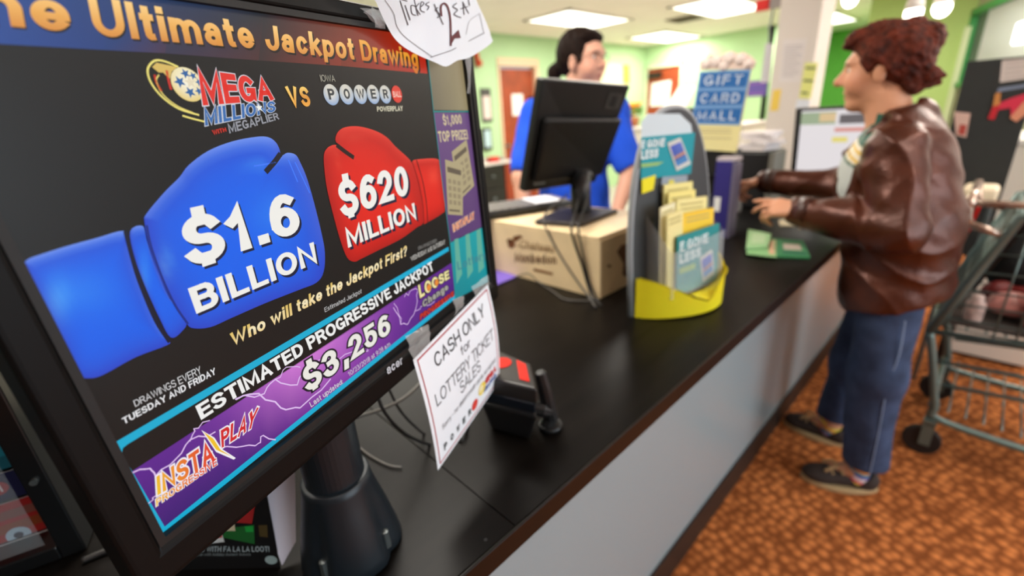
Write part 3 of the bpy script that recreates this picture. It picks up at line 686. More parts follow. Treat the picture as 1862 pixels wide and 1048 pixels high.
for (c, pr, ch) in (((601.6, 172.5), 21, 'P'), ((629.6, 172), 20, 'O'), ((654.7, 172), 19, 'W'), ((678, 172), 19, 'E'), ((700, 172), 18, 'R'), ((721, 171.5), 17, 'B')):
    r = scr_r(c, pr*.93)
    if ch == 'B':
        disc(c, r, [(222, 60, 44), (216, 56, 42)], 4); C = SP(*c); text(sc, 'BALL', [C-ue*r*.8-uh*r*.35, C+ue*r*.8-uh*r*.35, C+ue*r*.8+uh*r*.35, C-ue*r*.8+uh*r*.35], .24, (236, 190, 176), lay(6))
    else:
        disc(c, r, [(226, 220, 206), (206, 202, 190), (140, 168, 206)], 4); C = SP(*c)+uh*r*.05; a = r*(.62 if ch == 'W' else .44)
        text(sc, ch, [C-ue*a-uh*r*.5, C+ue*a-uh*r*.5, C+ue*a+uh*r*.52, C-ue*a+uh*r*.52], .26, (58, 62, 64), lay(6))
stx('POWERPLAY', [(685, 203), (732, 202), (731, 192.5), (684, 194)], .26, (206, 200, 176), 5, gap=.07)
# gloves
def blob2(out, ctr_, k, colf, sm=5, rings=9):
    O = [np.array(p, float) for p in out]; O = catmull(O, sm, True) if sm else O
    n = len(O); c = np.array(ctr_, float); vs = [SP(*c)+lay(k)]; cl = [lin(colf(0, c, 0))]; pts = []
    for r in range(1, rings+1):
        t = 1-(1-r/rings)**1.6
        for i, p in enumerate(O):
            q = c+(p-c)*t; vs.append(SP(*q)+lay(k)); nv = O[(i+1) % n]-O[i-1]; nn_ = nrm((nv[1], -nv[0])); cl.append(lin(np.clip(colf(t, q, -nn_[1]), 0, 255)))
    fs = [(0, 1+i, 1+(i+1) % n) for i in range(n)]
    for r in range(rings-1):
        fs += [(1+r*n+i, 1+(r+1)*n+i, 1+(r+1)*n+(i+1) % n, 1+r*n+(i+1) % n) for i in range(n)]
    sc.add(vs, fs, None, cl)
def spots(q, L): return sum(a*math.exp(-(((q[0]-x)/sx)**2+((q[1]-y)/sy)**2)) for x, y, sx, sy, a in L)
def blue(L):
    def f(t, q, up):
        b = np.array([12., 96., 232.]); d = np.array([44., 74., 200.]); c = b*(1-t**4)+d*t**4
        if t > .86: c = c+np.array([66, 70, 34])*((t-.86)/.14)*max(up, -.1 if up < 0 else up)
        return c+np.array([70, 80, 20])*spots(q, L)
    return f
blob2([(44, 484), (50, 472), (70, 464), (120, 448), (175, 433), (224, 420), (231, 440), (242, 480), (254, 512), (285, 587), (306, 618), (303, 628), (246, 650), (189, 681), (164, 688), (143, 682), (123, 644), (88, 573), (61, 521)], (178, 552), 2, blue([(105, 545, 22, 40, .5), (150, 530, 60, 40, .25)]), 4)
blob2([(236, 421), (259, 411), (266, 436), (283, 488), (308, 543), (338, 583), (330, 603), (310, 614), (290, 580), (263, 520), (244, 467)], (280, 518), 2, blue([(262, 500, 10, 40, .35)]), 4)
blob2([(262, 404), (265.5, 389), (298, 350), (325, 323), (342, 301), (377, 275), (421, 257.5), (465, 249), (487, 249.6), (500, 258), (507, 270), (511, 283), (522, 278), (537, 281.7), (546, 297), (557, 323), (570, 367), (584, 424), (590, 459), (588, 494), (575, 514), (544, 527), (483, 551), (421, 578), (382, 595), (351, 597), (338, 588), (316, 556), (289, 503), (270, 446)], (430, 430), 3, blue([(300, 480, 12, 30, .5), (500, 390, 40, 40, .25), (470, 300, 30, 8, .3)]), 4)
spl([(507, 283), (499, 294), (492, 302), (485, 310)], .0040, (10, 12, 30), 4)
spl([(228, 424), (240, 470), (254, 515), (282, 582), (306, 620)], .0022, (6, 10, 40), 4)
spl([(266, 412), (274, 450), (295, 508), (318, 556), (340, 588)], .0014, (16, 40, 130), 4)
for a, b_ in (((536, 296), (562, 350)), ((524, 292), (540, 330)), ((462, 302), (500, 296))): spl([a, b_], .0010, (60, 120, 245), 4, 0)
def redc(L):
    def f(t, q, up):
        c = np.array([222., 30., 14.])*(1-t**4)+np.array([176., 16., 10.])*t**4
        if t > .86: c = c+np.array([50, 44, 36])*((t-.86)/.14)*max(up, 0)
        return c+np.array([30, 70, 60])*spots(q, L)
    return f
blob2([(748, 295), (770, 289), (795, 289.5), (799, 301), (805.7, 343), (808.6, 380), (803, 389), (778, 404), (769, 405), (765, 368), (757, 326)], (783, 346), 2, redc([(788, 320, 10, 16, .4)]), 4)
blob2([(613, 263), (609, 254), (614, 240), (627, 231.5), (652, 230), (682, 238), (703, 250), (719, 267), (740, 286), (748, 297), (757, 326), (766, 368), (769, 404), (757, 414), (728, 435), (686, 456), (656, 471), (644, 476), (631, 469), (619, 439), (606, 393), (593, 338), (588, 288), (593, 271), (604, 264)], (680, 350), 3, redc([(612, 290, 4, 16, .4), (730, 390, 14, 30, .35), (640, 250, 26, 6, .3)]), 4)
spl([(614, 266), (627, 276), (640, 285)], .0040, (26, 6, 6), 4); spl([(757, 292), (768, 330), (775, 372), (777, 405)], .0014, (60, 8, 8), 4); spl([(749, 294), (760, 330), (768, 372), (770, 406)], .0010, (110, 10, 10), 4)
def money(s1, q1, s2, q2, w1, w2):
    for s, q, w_ in ((s1, q1, w1), (s2, q2, w2)):
        stx(s, [(x+4, y+4) for x, y in q], w_, (14, 20, 50), 5, gap=.1); stx(s, q, w_, (238, 236, 230), 6, gap=.1)
money('$1.6', [(341, 489), (549, 421), (530, 349), (322, 399)], 'BILLION', [(356, 571), (577, 477), (569, 440), (340, 525)], .25, .24)
money('$620', [(621, 398), (744, 353), (737, 300), (610, 331)], 'MILLION', [(632, 451), (757, 398), (752, 369), (625, 416)], .25, .24)
stx('Who will take the Jackpot First?', [(421, 630), (739, 465), (738, 446), (414, 608)], .23, k=5, grad=[(236, 206, 140), (244, 232, 196), (222, 190, 100)], italic=.12)
stx('Estimated Jackpot', [(590, 568), (657, 533), (656, 525), (588.5, 560)], .13, (200, 200, 200), 5)
stx('DRAWINGS EVERY', [(245, 740), (366, 679), (362, 665.5), (241, 729)], .13, (222, 222, 224), 5); stx('TUESDAY AND FRIDAY', [(224, 772), (392, 680), (389, 668.5), (220, 761)], .22, (232, 232, 234), 5)
stx('DRAWINGS EVERY', [(760, 455), (794.5, 440), (793, 434), (759, 449)], .15, (140, 138, 134), 5); stx('WEDNESDAY AND SATURDAY', [(747.5, 475), (809, 443.5), (808, 435.5), (745, 467.5)], .2, (190, 188, 182), 5)
# progressive jackpot frame
CY_ = (8, 168, 206)
fo = [(205, 812), (212, 802), (817, 449), (828, 545), (296, 972), (290, 970)]
quadc([(205, 811), (212, 803), (815, 449), (828, 543), (297, 972), (291, 970)], CY_, 1)
quadc([(221, 826), (223, 815), (232, 808), (816.5, 456), (822, 480), (240, 857)], (12, 13, 13), 2)
N_ = 14
for i in range(N_):
    t0, t1 = i/N_, (i+1)/N_; a = lambda t: lerp((240, 857), (821, 478), t); b_ = lambda t: lerp((299, 958), (827, 535), t)
    cc = lambda t, k: lerp((58, 24, 112), (128, 52, 158), math.exp(-((t-.62)/.25)**2)) if k else lerp((92, 34, 140), (206, 120, 210), math.exp(-((t-.55)/.22)**2))
    quadc([b_(t0), b_(t1), a(t1), a(t0)], [cc(t0, 1), cc(t1, 1), cc(t1, 0), cc(t0, 0)], 2)
def bolt(pts, w, c=(222, 190, 238)):
    rr = random.Random(int(pts[0][0])); P = [pts[0]]
    for a, b_ in zip(pts, pts[1:]):
        for j in range(1, 4):
            t = j/3; P.append((a[0]+(b_[0]-a[0])*t+(rr.uniform(-4, 4) if j < 3 else 0), a[1]+(b_[1]-a[1])*t+(rr.uniform(-4, 4) if j < 3 else 0)))
    spl(P, w, (150, 70, 190), 3, 0) if False else None
    spl(P, w, c, 3, 0)
for pts, w_ in (([(240, 860), (272, 852), (282, 866), (318, 836), (345, 800), (390, 786)], .0009), ([(430, 726), (470, 716), (510, 742), (545, 742), (600, 690)], .0012), ([(428, 726), (480, 716), (500, 690), (540, 700), (560, 660)], .0010), ([(400, 815), (440, 812), (470, 806), (478, 792), (500, 800)], .0009), ([(640, 640), (612, 655), (590, 650), (560, 668)], .0008), ([(715, 560), (728, 590), (742, 588), (756, 560), (762, 520)], .0009), ([(728, 590), (722, 560), (716, 552)], .0007), ([(345, 802), (352, 780), (380, 765)], .0007), ([(690, 600), (676, 632), (660, 640), (650, 650)], .0008), ([(500, 690), (520, 668), (545, 668)], .0007), ([(270, 915), (285, 900)], .0006), ([(755, 566), (772, 556), (790, 548)], .0007), ([(735, 540), (745, 530), (760, 528)], .0007)): bolt(pts, w_)
stx('ESTIMATED PROGRESSIVE JACKPOT', [(365, 764), (789, 491), (784, 475), (354, 739)], .25, (236, 236, 234), 4, gap=.08)
q = [(557, 716), (711, 604), (703, 569), (546, 671)]
stx('$3,256', q, .24, (22, 18, 34), 4, draw=.40); stx('$3,256', q, .24, (232, 230, 222), 5)
stx('Last updated:', [(565, 741), (623, 697), (621, 689), (561, 732)], .16, (214, 210, 214), 5); stx('10/23/2018 at 9:28 a.m', [(634, 685), (709, 628.5), (707, 621), (631, 677)], .13, (214, 210, 214), 5)
quadc([(365, 782), (389, 796), (402, 816), (428, 833), (424, 836), (392, 822)], (238, 236, 240), 4); quadc([(369, 785), (387, 798), (400, 818), (420, 830), (392, 818)], (238, 190, 40), 5)
for s, q, g in (('INSTA', [(285, 901), (390, 838), (382, 800), (283, 867)], None), ('PROGRESSIVE', [(283, 921), (394, 845), (392, 833), (282, 908)], None), ('PLAY', [(402, 815), (460, 776), (469, 740), (400, 783)], (206, 36, 40))):
    stx(s, q, .24 if s != 'PROGRESSIVE' else .22, (238, 232, 240), 5, draw=.44)
    if g: stx(s, q, .24, g, 6)
    else:
        k0 = len(sc.c); stx(s, q, .24 if s != 'PROGRESSIVE' else .22, (255, 0, 0), 6)
        a = SP(*q[0]); b_ = SP(*q[1])
        for i in range(k0, len(sc.c)):
            t = float(np.clip((np.array(sc.v[i])-a)@(b_-a)/((b_-a)@(b_-a)), 0, 1)); sc.c[i] = lin(lerp((240, 196, 40), (220, 60, 44), t**.8))
for s, q, c in (('LOOSE', [(763, 543), (817, 506), (815, 491), (759, 519)], (232, 222, 160)), ('Change', [(768, 560), (815, 526), (812, 515), (767, 547)], (160, 158, 150)), ('PROGRESSIVE', [(763, 583), (825, 538), (824, 529), (763, 572)], (206, 52, 34))):
    stx(s, q, .28, (30, 20, 36), 4, draw=.5); stx(s, q, .28, c, 5)
for c in ((779, 523), (793, 514)): disc(c, .0042, [(236, 150, 60), (214, 120, 40)], 6)
# right-hand advert strip
quadc([(774, 66), (836, 76), (851, 201), (788, 200)], [(118, 108, 86), (140, 124, 92), (150, 138, 104), (110, 102, 84)], 1)
spl([(788, 203), (851, 203)], .0014, (30, 140, 140), 2, 0); spl([(773, 66), (788, 203), (804, 334), (818, 440), (828, 545)], .0014, (28, 130, 132), 3, 0)
quadc([(789, 205), (851.5, 205), (876, 413), (818, 441)], [(104, 72, 124), (104, 72, 124), (92, 62, 112), (84, 54, 108)], 1)
quadc([(818, 442), (876, 414), (887, 513), (828, 545)], [(14, 150, 158), (20, 160, 164), (10, 140, 150), (8, 130, 140)], 1)
for x in (826, 846, 866): quadc([(x, 438-(x-820)*.4), (x+7, 436-(x-820)*.45), (x+14, 500-(x-820)*.3), (x+4, 520-(x-820)*.5)], (96, 170, 150), 2)
stx('Lottery', [(832, 492), (884, 470), (882, 456), (830, 476)], .2, (60, 130, 140), 3)
stx('$1,000', [(806, 228), (840, 225), (837, 208), (803, 210)], .22, (206, 190, 150), 4); stx('TOP PRIZE!', [(798, 259), (851, 253), (848, 236), (795, 239)], .24, (206, 190, 150), 4)
def ticket2(p, k):
    quadc(p, (172, 158, 122), k); l = lambda u, v: lerp(lerp(p[0], p[1], u), lerp(p[3], p[2], u), v)
    quadc([l(.1, .12), l(.9, .12), l(.9, .22), l(.1, .22)], (96, 84, 70), k+1)
    for r in range(4):
        for cc_ in range(3): quadc([l(.12+.28*cc_, .34+.13*r), l(.3+.28*cc_, .34+.13*r), l(.3+.28*cc_, .42+.13*r), l(.12+.28*cc_, .42+.13*r)], (146, 132, 104), k+1)
    quadc([l(.1, .9), l(.8, .9), l(.8, .94), l(.1, .94)], (110, 98, 80), k+1)
ticket2([(821, 276), (848, 254), (862, 338), (834, 366)], 2); ticket2([(808.6, 290), (840.6, 300), (841, 392), (814, 390)], 4)
q = [(824, 422), (862, 398), (861, 385), (822, 409)]; stx('INSTAPLAY', q, .26, (236, 216, 190), 4, draw=.4); stx('INSTAPLAY', q, .26, (220, 120, 60), 5)
sc.build('screen', m_screen, mon, fix=False)
# ---- stand: grey-blue post in a flared, fluted foot with two bolts
m_stand = mat('blue_grey_stand', (27, 34, 40), .38, .2)
SX, SY = -.462, .128
MB().cyl((SX, SY, 1.02), (SX, SY, 1.22), .033, .033, 40).build('post', m_stand, mon, smooth=False, bevel=.002)
ft = MB(); n = 64; prof = [(.058, 0), (.060, .004), (.058, .016), (.051, .05), (.044, .08), (.039, .103), (.038, .113), (.036, .114)]
def flute(a, z):                                    # four shallow recesses around the foot
    g = max(0, math.cos(4*(a-.55)))**4; return 1-.16*g*(1-z/.11)*(1 if z > .004 else .7)
vs = [(SX+r*flute(2*math.pi*k/n, z)*math.cos(2*math.pi*k/n), SY+r*flute(2*math.pi*k/n, z)*math.sin(2*math.pi*k/n), CT+z) for r, z in prof for k in range(n)]
ft.add(vs, [(i*n+k, i*n+(k+1) % n, (i+1)*n+(k+1) % n, (i+1)*n+k) for i in range(len(prof)-1) for k in range(n)]+[tuple(range(n))[::-1], tuple((len(prof)-1)*n+k for k in range(n))])
fo_ = ft.build('foot', m_stand, mon, smooth=True)
for a in (.55-math.pi/2+.0, .55+0.0, .55+math.pi/2):
    bx_, by_ = SX+.050*math.cos(a), SY+.050*math.sin(a)
    if a == .55+math.pi/2: bx_, by_ = SX+.050*math.cos(a), SY+.050*math.sin(a)
    MB().cyl((bx_, by_, CT+.012), (bx_, by_, CT+.034), .0055, .0045, 6).ball((bx_, by_, CT+.034), (.0048, .0048, .003), 10).build('bolt', m_steel, fo_, label='steel bolt in the foot')
MB().box(P2(SW/2-.04, .13, -.055), (.09, .03, .12), np.stack([ue, un, uh], 1)).cyl(A3(SX, SY, 1.2), P2(SW/2-.04, .12, -.055), .03, .03, 20).build('neck', m_stand, mon)
# ---- taped paper signs
def solve_rect(TL, TR, bl, br):
    best = None; c = []
    for a in np.linspace(-.06, .14, 60):
        pass
TLp, TRp = SP(751, 655, .0085), SP(887, 517, .0085)
wv = TRp-TLp; wu = nrm(wv)
rb, rr_ = ray(784, 858), ray(912, 691)
best = None
for ang in np.linspace(-.2, 1.2, 141):
    dn = -uh*math.cos(ang)+un*math.sin(ang); dn = nrm(dn-(dn@wu)*wu)
    for H in np.linspace(.06, .24, 91):
        e = 0
        for base, rr2 in ((TLp, rb), (TRp, rr_)):
            v = base+dn*H-CAM; v = v/np.linalg.norm(v); e += np.linalg.norm(v-rr2)
        if best is None or e < best[0]: best = (e, ang, H, dn)
_, _, CH, cdn = best; CH *= 1.03
sg = thing('cash_only_sign', 'white cash only sign with red border taped under the monitor', 'sign', TLp+cdn*CH)
cn = nrm(np.cross(wu, -cdn))
def CS(u, v, o=0): return TLp+wv*u+cdn*CH*(1-v)+cn*(o+.006*math.sin(math.pi*(1-v))*(.5+.5*u)-.004*(1-v)**2)
cs = MB(); cw = lambda c: (lambda u, v: lin(c))
cs.grid(lambda u, v: CS(u, v), 12, 12, None, cw((234, 242, 250)))
def line_cs(a, b, w_, c):
    for i in range(12):
        p = [lerp(a, b, i/12), lerp(a, b, (i+1)/12)]; hv = abs(a[1]-b[1]) < .01
        d_ = (0, w_) if hv else (w_, 0); k = .0004
        cs.poly([CS(p[0][0], p[0][1], k), CS(p[1][0], p[1][1], k), CS(p[1][0]+d_[0], p[1][1]+d_[1], k), CS(p[0][0]+d_[0], p[0][1]+d_[1], k)], None, [lin(c)]*4)
for a, b, w_ in (((.03, .03), (.97, .03), .012), ((.03, .965), (.97, .965), .012), ((.03, .03), (.03, .965), .009), ((.962, .03), (.962, .965), .009)): line_cs(a, b, w_, (176, 64, 74))
def cstext(s, u0, u1, v0, v1, w_, c, **k):
    pl, W = layout(s, w_, k.get('gap', .11))
    for p in pl:
        vs, fs = ribbon(p, w_)
        if fs: cs.add([CS(u0+(u1-u0)*q[0]/W, v0+(v1-v0)*q[1], .0006) for q in vs], fs, None, [lin(c)]*len(vs))
cstext('CASH ONLY', .18, .86, .80, .905, .125, (22, 24, 32)); cstext('for', .47, .6, .69, .765, .11, (90, 92, 98))
cstext('LOTTERY TICKET', .10, .93, .53, .635, .10, (80, 82, 88)); cstext('SALES', .38, .68, .40, .505, .10, (80, 82, 88))
cstext('Sorry - no debit/credit cards accepted', .11, .92, .30, .345, .13, (130, 132, 136))
for i, ch in enumerate('POWER'): cstext(ch, .10+.088*i, .14+.088*i, .10, .16, .26, (62, 74, 76))
def csdisc(u, v, r, c, n=18):
    A = CH/np.linalg.norm(wv); cs.add([CS(u, v, .0006)]+[CS(u+r*A*math.cos(2*math.pi*i/n), v+r*math.sin(2*math.pi*i/n), .0006) for i in range(n)], [(0, 1+i, 1+(i+1) % n) for i in range(n)], None, [lin(c)]*(n+1))
csdisc(.555, .135, .05, (214, 70, 60)); csdisc(.68, .20, .06, (236, 214, 90)); csdisc(.665, .205, .035, (246, 240, 200))
cstext('MEGA', .70, .93, .19, .255, .3, (206, 40, 40), gap=.06); cstext('MILLIONS', .71, .93, .125, .17, .28, (36, 76, 160), gap=.08)
cs.build('paper_sheet', m_print, sg, fix=False, smooth=True, label='white sheet with black lettering')
m_tape = mat('clear_tape', (235, 238, 238), .12, trans=.0, alpha=.28, spec=.8)
def tape(parent, pts, nrm_, bulge=.002):
    P = [np.array(p, float) for p in pts]
    o = MB(); o.grid(lambda u, v: (P[0]*(1-u)*(1-v)+P[1]*u*(1-v)+P[2]*u*v+P[3]*(1-u)*v)+np.array(nrm_)*(bulge*math.sin(math.pi*v)+.0012*math.sin(9*u+5*v)), 5, 6)
    return o.build('tape', m_tape, parent, fix=False, smooth=True, label='clear sticky tape')
tape(sg, [SP(742, 638, .0105), SP(781, 605, .0105), SP(777, 590, .0085), SP(738, 612, .0085)], un); tape(sg, [SP(752, 662, .011), SP(782, 625, .011), SP(781, 604, .010), SP(744, 636, .010)], un, .001)
tape(sg, [SP(826, 575, .011), SP(843, 556, .011), SP(842, 538, .009), SP(824, 545, .009)], un); tape(sg, [SP(862, 545, .011), SP(890, 517, .011), SP(886, 500, .009), SP(858, 522, .009)], un)
# hand-lettered ticket price sign hooked over the top corner
tk = thing('ticket_price_sign', 'curled white hand-lettered two dollar sign taped at monitor top corner', 'sign', SP(810, 120, .02))
out = [(668, -40), (684, 4), (700, 40), (716, 68), (735, 86), (762, 101), (790, 113), (811, 121), (832, 110), (855, 104), (893, 79), (893, 66), (884, 40), (866, 0), (850, -40)]
def TS(px, py, o=0.):
    b = .012+.020*math.exp(-((px-700)/60)**2)*max(0, (60-py)/100)+.004*math.sin(px*.04)
    return SP(px, py, max(.010, b)+o)
tm = MB(); oc = catmull([np.array(p, float) for p in out], 4, True); c0 = np.array((790, 30.))
nr = 8; vs = [TS(*c0)]; n = len(oc)
for r in range(1, nr+1): vs += [TS(*(c0+(p-c0)*r/nr)) for p in oc]
fs = [(0, 1+i, 1+(i+1) % n) for i in range(n)]
for r in range(nr-1): fs += [(1+r*n+i, 1+(r+1)*n+i, 1+(r+1)*n+(i+1) % n, 1+r*n+(i+1) % n) for i in range(n)]
tm.add(vs, fs, None, [lin((230, 238, 246))]*len(vs))
def hw(pts, w_, c, sm=5): 
    P = catmull([np.array(p, float) for p in pts], sm) if sm else pts
    vs, fs = ribbon(P, w_)
    tm.add([TS(v[0], v[1], .0008) for v in vs], fs, None, [lin(c)]*len(vs))
ink = (74, 70, 78)
hw([(700, 0), (716, 24), (722, 48), (740, 70), (786, 103)], .9, (90, 90, 96)); hw([(784, 104), (820, 92), (880, 60)], 1.3, ink, 0); hw([(880, 60), (872, 24)], .8, (150, 150, 155), 0); hw([(848, 62), (854, 38), (872, 25)], .8, (150, 150, 155))
for p in ([(728, 2), (742, 45)], [(712, -6), (740, 2)], [(737, 10), (746, 36)], [(756, 12), (748, 10), (749, 24), (756, 28)], [(752, -6), (760, 28)], [(762, 6), (757, 14), (764, 26)], [(766, 12), (771, 6), (766, 4), (765, 18), (772, 22)], [(780, 4), (774, 8), (780, 12), (777, 18)], [(796, 14), (792, 18), (800, 26), (796, 32)], [(790, 8), (806, 44)], [(830, 6), (824, 12), (832, 18), (826, 26), (838, 32)], [(842, 4), (844, 26)], [(842, 4), (852, 24)], [(838, 16), (850, 12)], [(852, 0), (854, 10)]): hw(p, 1.6, ink)
hw([(803, 28), (802, 12), (808, 6), (815, 14), (819, 34), (820, 60), (820, 82)], 3.2, (96, 36, 46)); 
tm.poly([TS(819, 84, .0009), TS(827, 70, .0009), TS(838, 69, .0009), TS(834, 54, .0009), TS(822, 66, .0009)], None, [lin((96, 36, 46))]*5)
tm.build('paper_sheet', m_print, tk, fix=False, smooth=True, label='curled white sheet with marker lettering')
tape(tk, [SP(682, 50, .0105), SP(700, 53, .0115), SP(690, 18, .0115), SP(656, 14, .0085)], un, .004); tape(tk, [SP(660, 22, .010), SP(690, 50, .011), SP(702, 40, .012), SP(678, 12, .010)], un, .003)
tape(tk, [SP(849, 170, .0095), SP(854, 170, .0095), SP(855, 104, .013), SP(846, 104, .013)], un)
# ================================================================== THINGS ON THE COUNTER
# ---- card terminal behind the cash sign
T = [at_z(899, 634, 1.03), at_z(965, 661, 1.03), at_z(976, 708, 1.03), at_z(905, 692, 1.03)]
tc_ = np.mean(T, 0); tm_ = thing('card_terminal', 'black payment terminal with two red stickers behind the cash sign', 'payment terminal', (tc_[0], tc_[1], CT))
ext = T[0]-T[1]; T[0] = T[0]+ext*.55; T[3] = T[3]+(T[3]-T[2])*.55
b = MB(); dn = A3(0, 0, -.028); b.slab(T, dn); b.build('terminal_top', mat('worn_black_plastic', (38, 35, 33), .38), tm_, bevel=.004, segs=3)
b = MB(); c4 = np.mean(T, 0); T2 = [c4+(p-c4)*.93+A3(0, 0, -.0285) for p in T]; b.slab(T2, A3(0, 0, -.020)); b.build('terminal_body', mat('blue_black_plastic', (20, 26, 34), .25), tm_, bevel=.003)
b = MB(); T3 = [c4+(p-c4)*1.0+A3(0, 0, -.049) for p in T]; T4 = [c4+(p-c4)*.7 for p in T]
b.add(T3+[A3(p[0], p[1], CT) for p in T4], [(0, 1, 2, 3), (7, 6, 5, 4)]+[(k, (k+1) % 4, 4+(k+1) % 4, 4+k) for k in range(4)]); b.build('terminal_stand', m_black, tm_, bevel=.006)
tn = A3(0, 0, 1)
def on_top(px, py): return at_z(px, py, 1.0306)
b = MB(); b.slab([on_top(939, 655), on_top(956, 663), on_top(963, 695), on_top(945, 690)], A3(0, 0, .0006)); b.build('red_sticker', mat('glossy_red_label', (216, 34, 26), .15, coat=.5), tm_, fix=True)
b = MB(); cc = on_top(912, 660); b.cyl(cc, cc+A3(0, 0, .0006), .0165, n=28); b.build('red_sticker', MATS['glossy_red_label'], tm_)
g = [at_z(983, 676, 1.03), at_z(989, 692, 1.03)]
b = MB(); p = at_z(990, 705, 1.0); b.tube([p+A3(-.004, -.004, .03), p, p+A3(.004, .008, -.06), p+A3(0, .0, -.079)], lambda t: .009+.005*t, 10).cyl(p+A3(.004, .006, -.079), p+A3(.004, .006, -.070), .020, n=20).tube([np.mean(T3[1:3], 0)+A3(-.012, 0, -.015), np.mean(T3[1:3], 0)*.5+(p+A3(.003, .006, -.045))*.5+A3(0, 0, -.006), p+A3(.003, .006, -.045)], .013, 10); b.build('card_slot_arm', m_black, tm_, smooth=False, bevel=.003)
# ---- loose cables behind the monitor
def cable(name, label, pts, r, m, group=None):
    o = MB().tube(pts, r, 8, smooth=6).build(name, m, smooth=True); return tag(o, label, 'cable', group)
B = lambda px, py, o=-.11: SP(px, py, o)
m_cab = mat('grey_cable', (88, 84, 80), .5); m_cabk = mat('black_cable', (34, 32, 31), .45)
cable('cable', 'pale grey cable looping behind the monitor beside the cash sign', [B(600, 790), B(636, 764), B(690, 746), B(735, 724), B(770, 690), B(800, 640), B(790, 600)], .0026, m_cab)
cable('cable', 'dark cable curling down behind the cash sign from under monitor', [B(712, 640, -.09), B(692, 690, -.09), B(690, 730, -.09), B(715, 770, -.09), B(752, 798, -.09), B(800, 812, -.10), A3(*at_z(838, 800, CT+.004)), A3(*at_z(850, 770, CT+.004))], .0024, m_cabk)
cable('cable', 'thin black cable beside the dark one behind the cash sign', [B(700, 690, -.12), B(722, 738, -.12), B(748, 770, -.12), B(780, 795, -.12), A3(*at_z(812, 800, CT+.004))], .002, MATS['black_cable'])
cable('cable', 'thin dark cable lying on the counter behind the monitor foot', [at_z(640, 800, CT+.003), at_z(668, 826, CT+.003), at_z(705, 846, CT+.003), at_z(730, 850, CT+.003)], .0016, MATS['grey_cable'])
# ---- black promo card and white sheet under the monitor
pa, pb = at_z(322, 1036, CT), at_z(516, 1031, CT); pd = nrm(pb-pa); pn = nrm(np.cross(pd, A3(0, 0, 1))); pn = pn if pn@(CAM-pa) > 0 else -pn
pu = nrm(A3(0, 0, 1)*.97-pn*.16); pnn = nrm(np.cross(pd, pu)); pnn = pnn if pnn@(CAM-pa) > 0 else -pnn
pc = MB(); W_ = np.linalg.norm(pb-pa); PQ = lambda px, py, o=.0016: at_plane(px, py, pa+pnn*o, pnn)
pc.col = lin((14, 14, 15)); pc.slab([pa-pd*.02, pb-pd*.004, pb-pd*.004+pu*.125, pa-pd*.02+pu*.125], pnn*.0012)
def pq(pts, c, o=.0018): pc.poly([PQ(*p, o) for p in pts], None, [lin(c)]*len(pts))
pq([(400, 930), (440, 925), (466, 905), (458, 953), (418, 950)], (150, 34, 34)); pq([(408, 962), (462, 955), (463, 990), (405, 978)], (28, 92, 40)); pq([(404, 958), (426, 952), (428, 966), (404, 966)], (190, 180, 150), .002)
pq([(372, 988), (404, 972), (408, 986), (374, 990)], (190, 196, 196)); pq([(388, 974), (402, 968), (404, 978), (390, 980)], (160, 36, 30), .002); pq([(470, 956), (486, 955), (487, 978), (472, 976)], (70, 58, 30)); pq([(430, 925), (456, 908), (452, 930), (432, 940)], (190, 150, 150), .002); pq([(445, 958), (460, 957), (461, 968), (447, 968)], (30, 150, 60), .002)
text(pc, 'BELLS WITH FA LA LA LOOT!', [PQ(338, 1004), PQ(490, 1004), PQ(489, 994), PQ(340, 994)], .2, (150, 164, 168)); text(pc, 'Celebrate with holiday instant tickets', [PQ(336, 1012), PQ(456, 1011), PQ(456, 1006), PQ(340, 1006)], .16, (110, 120, 122))
for k in range(12):
    a0, a1 = 2*math.pi*k/12, 2*math.pi*(k+1)/12; c_ = PQ(493, 1019); r_ = .006
    pc.poly([c_, c_+(pd*math.cos(a0)*1.3+pu*math.sin(a0))*r_, c_+(pd*math.cos(a1)*1.3+pu*math.sin(a1))*r_], None, [lin((140, 160, 160))]*3)
tag(pc.build('promo_card', m_print, fix=False), 'black holiday ticket promo card leaning under the monitor', 'card')
ws_o = at_z(513, 1029, CT); wn = nrm(A3(*(CAM-ws_o)[:2], .15)); WQ = lambda px, py, o=.004: at_plane(px, py, ws_o+wn*o, wn)
o = MB(); o.col = lin((206, 202, 214)); o.slab([WQ(513, 1029), WQ(538, 985), WQ(536, 840), WQ(478, 840), WQ(471, 890), WQ(484, 950)], -wn*.0006); tag(o.build('paper_sheet', m_print), 'blank white sheet standing beside the monitor foot', 'paper')
# ---- ticket dispenser at the lower left
da, db = at_z(131, 999, CT), at_z(0, 1047, CT); dd = nrm(db-da); dnn = nrm(np.cross(dd, A3(0, 0, 1))); dnn = dnn if dnn@(CAM-da) > 0 else -dnn
dz = A3(0, 0, 1); DR = np.stack([dd, dnn, dz], 1)
dsp = thing('ticket_dispenser', 'black framed ticket case in the lower left corner', 'dispenser', da+dd*.1)
m_case = mat('black_case', (16, 17, 18), .3)
DH_ = .34; DWd = .25
b = MB(); b.box(da+dd*(-.006)+dz*DH_/2-dnn*.03, (.024, .085, DH_), DR); b.box(da+dd*DWd+dz*DH_/2-dnn*.03, (.02, .085, DH_), DR); b.box(da+dd*(DWd/2-.002)+dz*.010-dnn*.03, (DWd-.0164, .085, .020), DR); b.box(da+dd*(DWd/2-.002)+dz*(DH_-.01)-dnn*.03, (DWd-.0164, .085, .02), DR)
b.build('case_frame', m_case, dsp, bevel=.002); MB().box(da+dd*DWd/2+dz*DH_/2-dnn*.069, (DWd-.04, .006, DH_-.05), DR).build('case_back', MATS['black_case'], dsp)
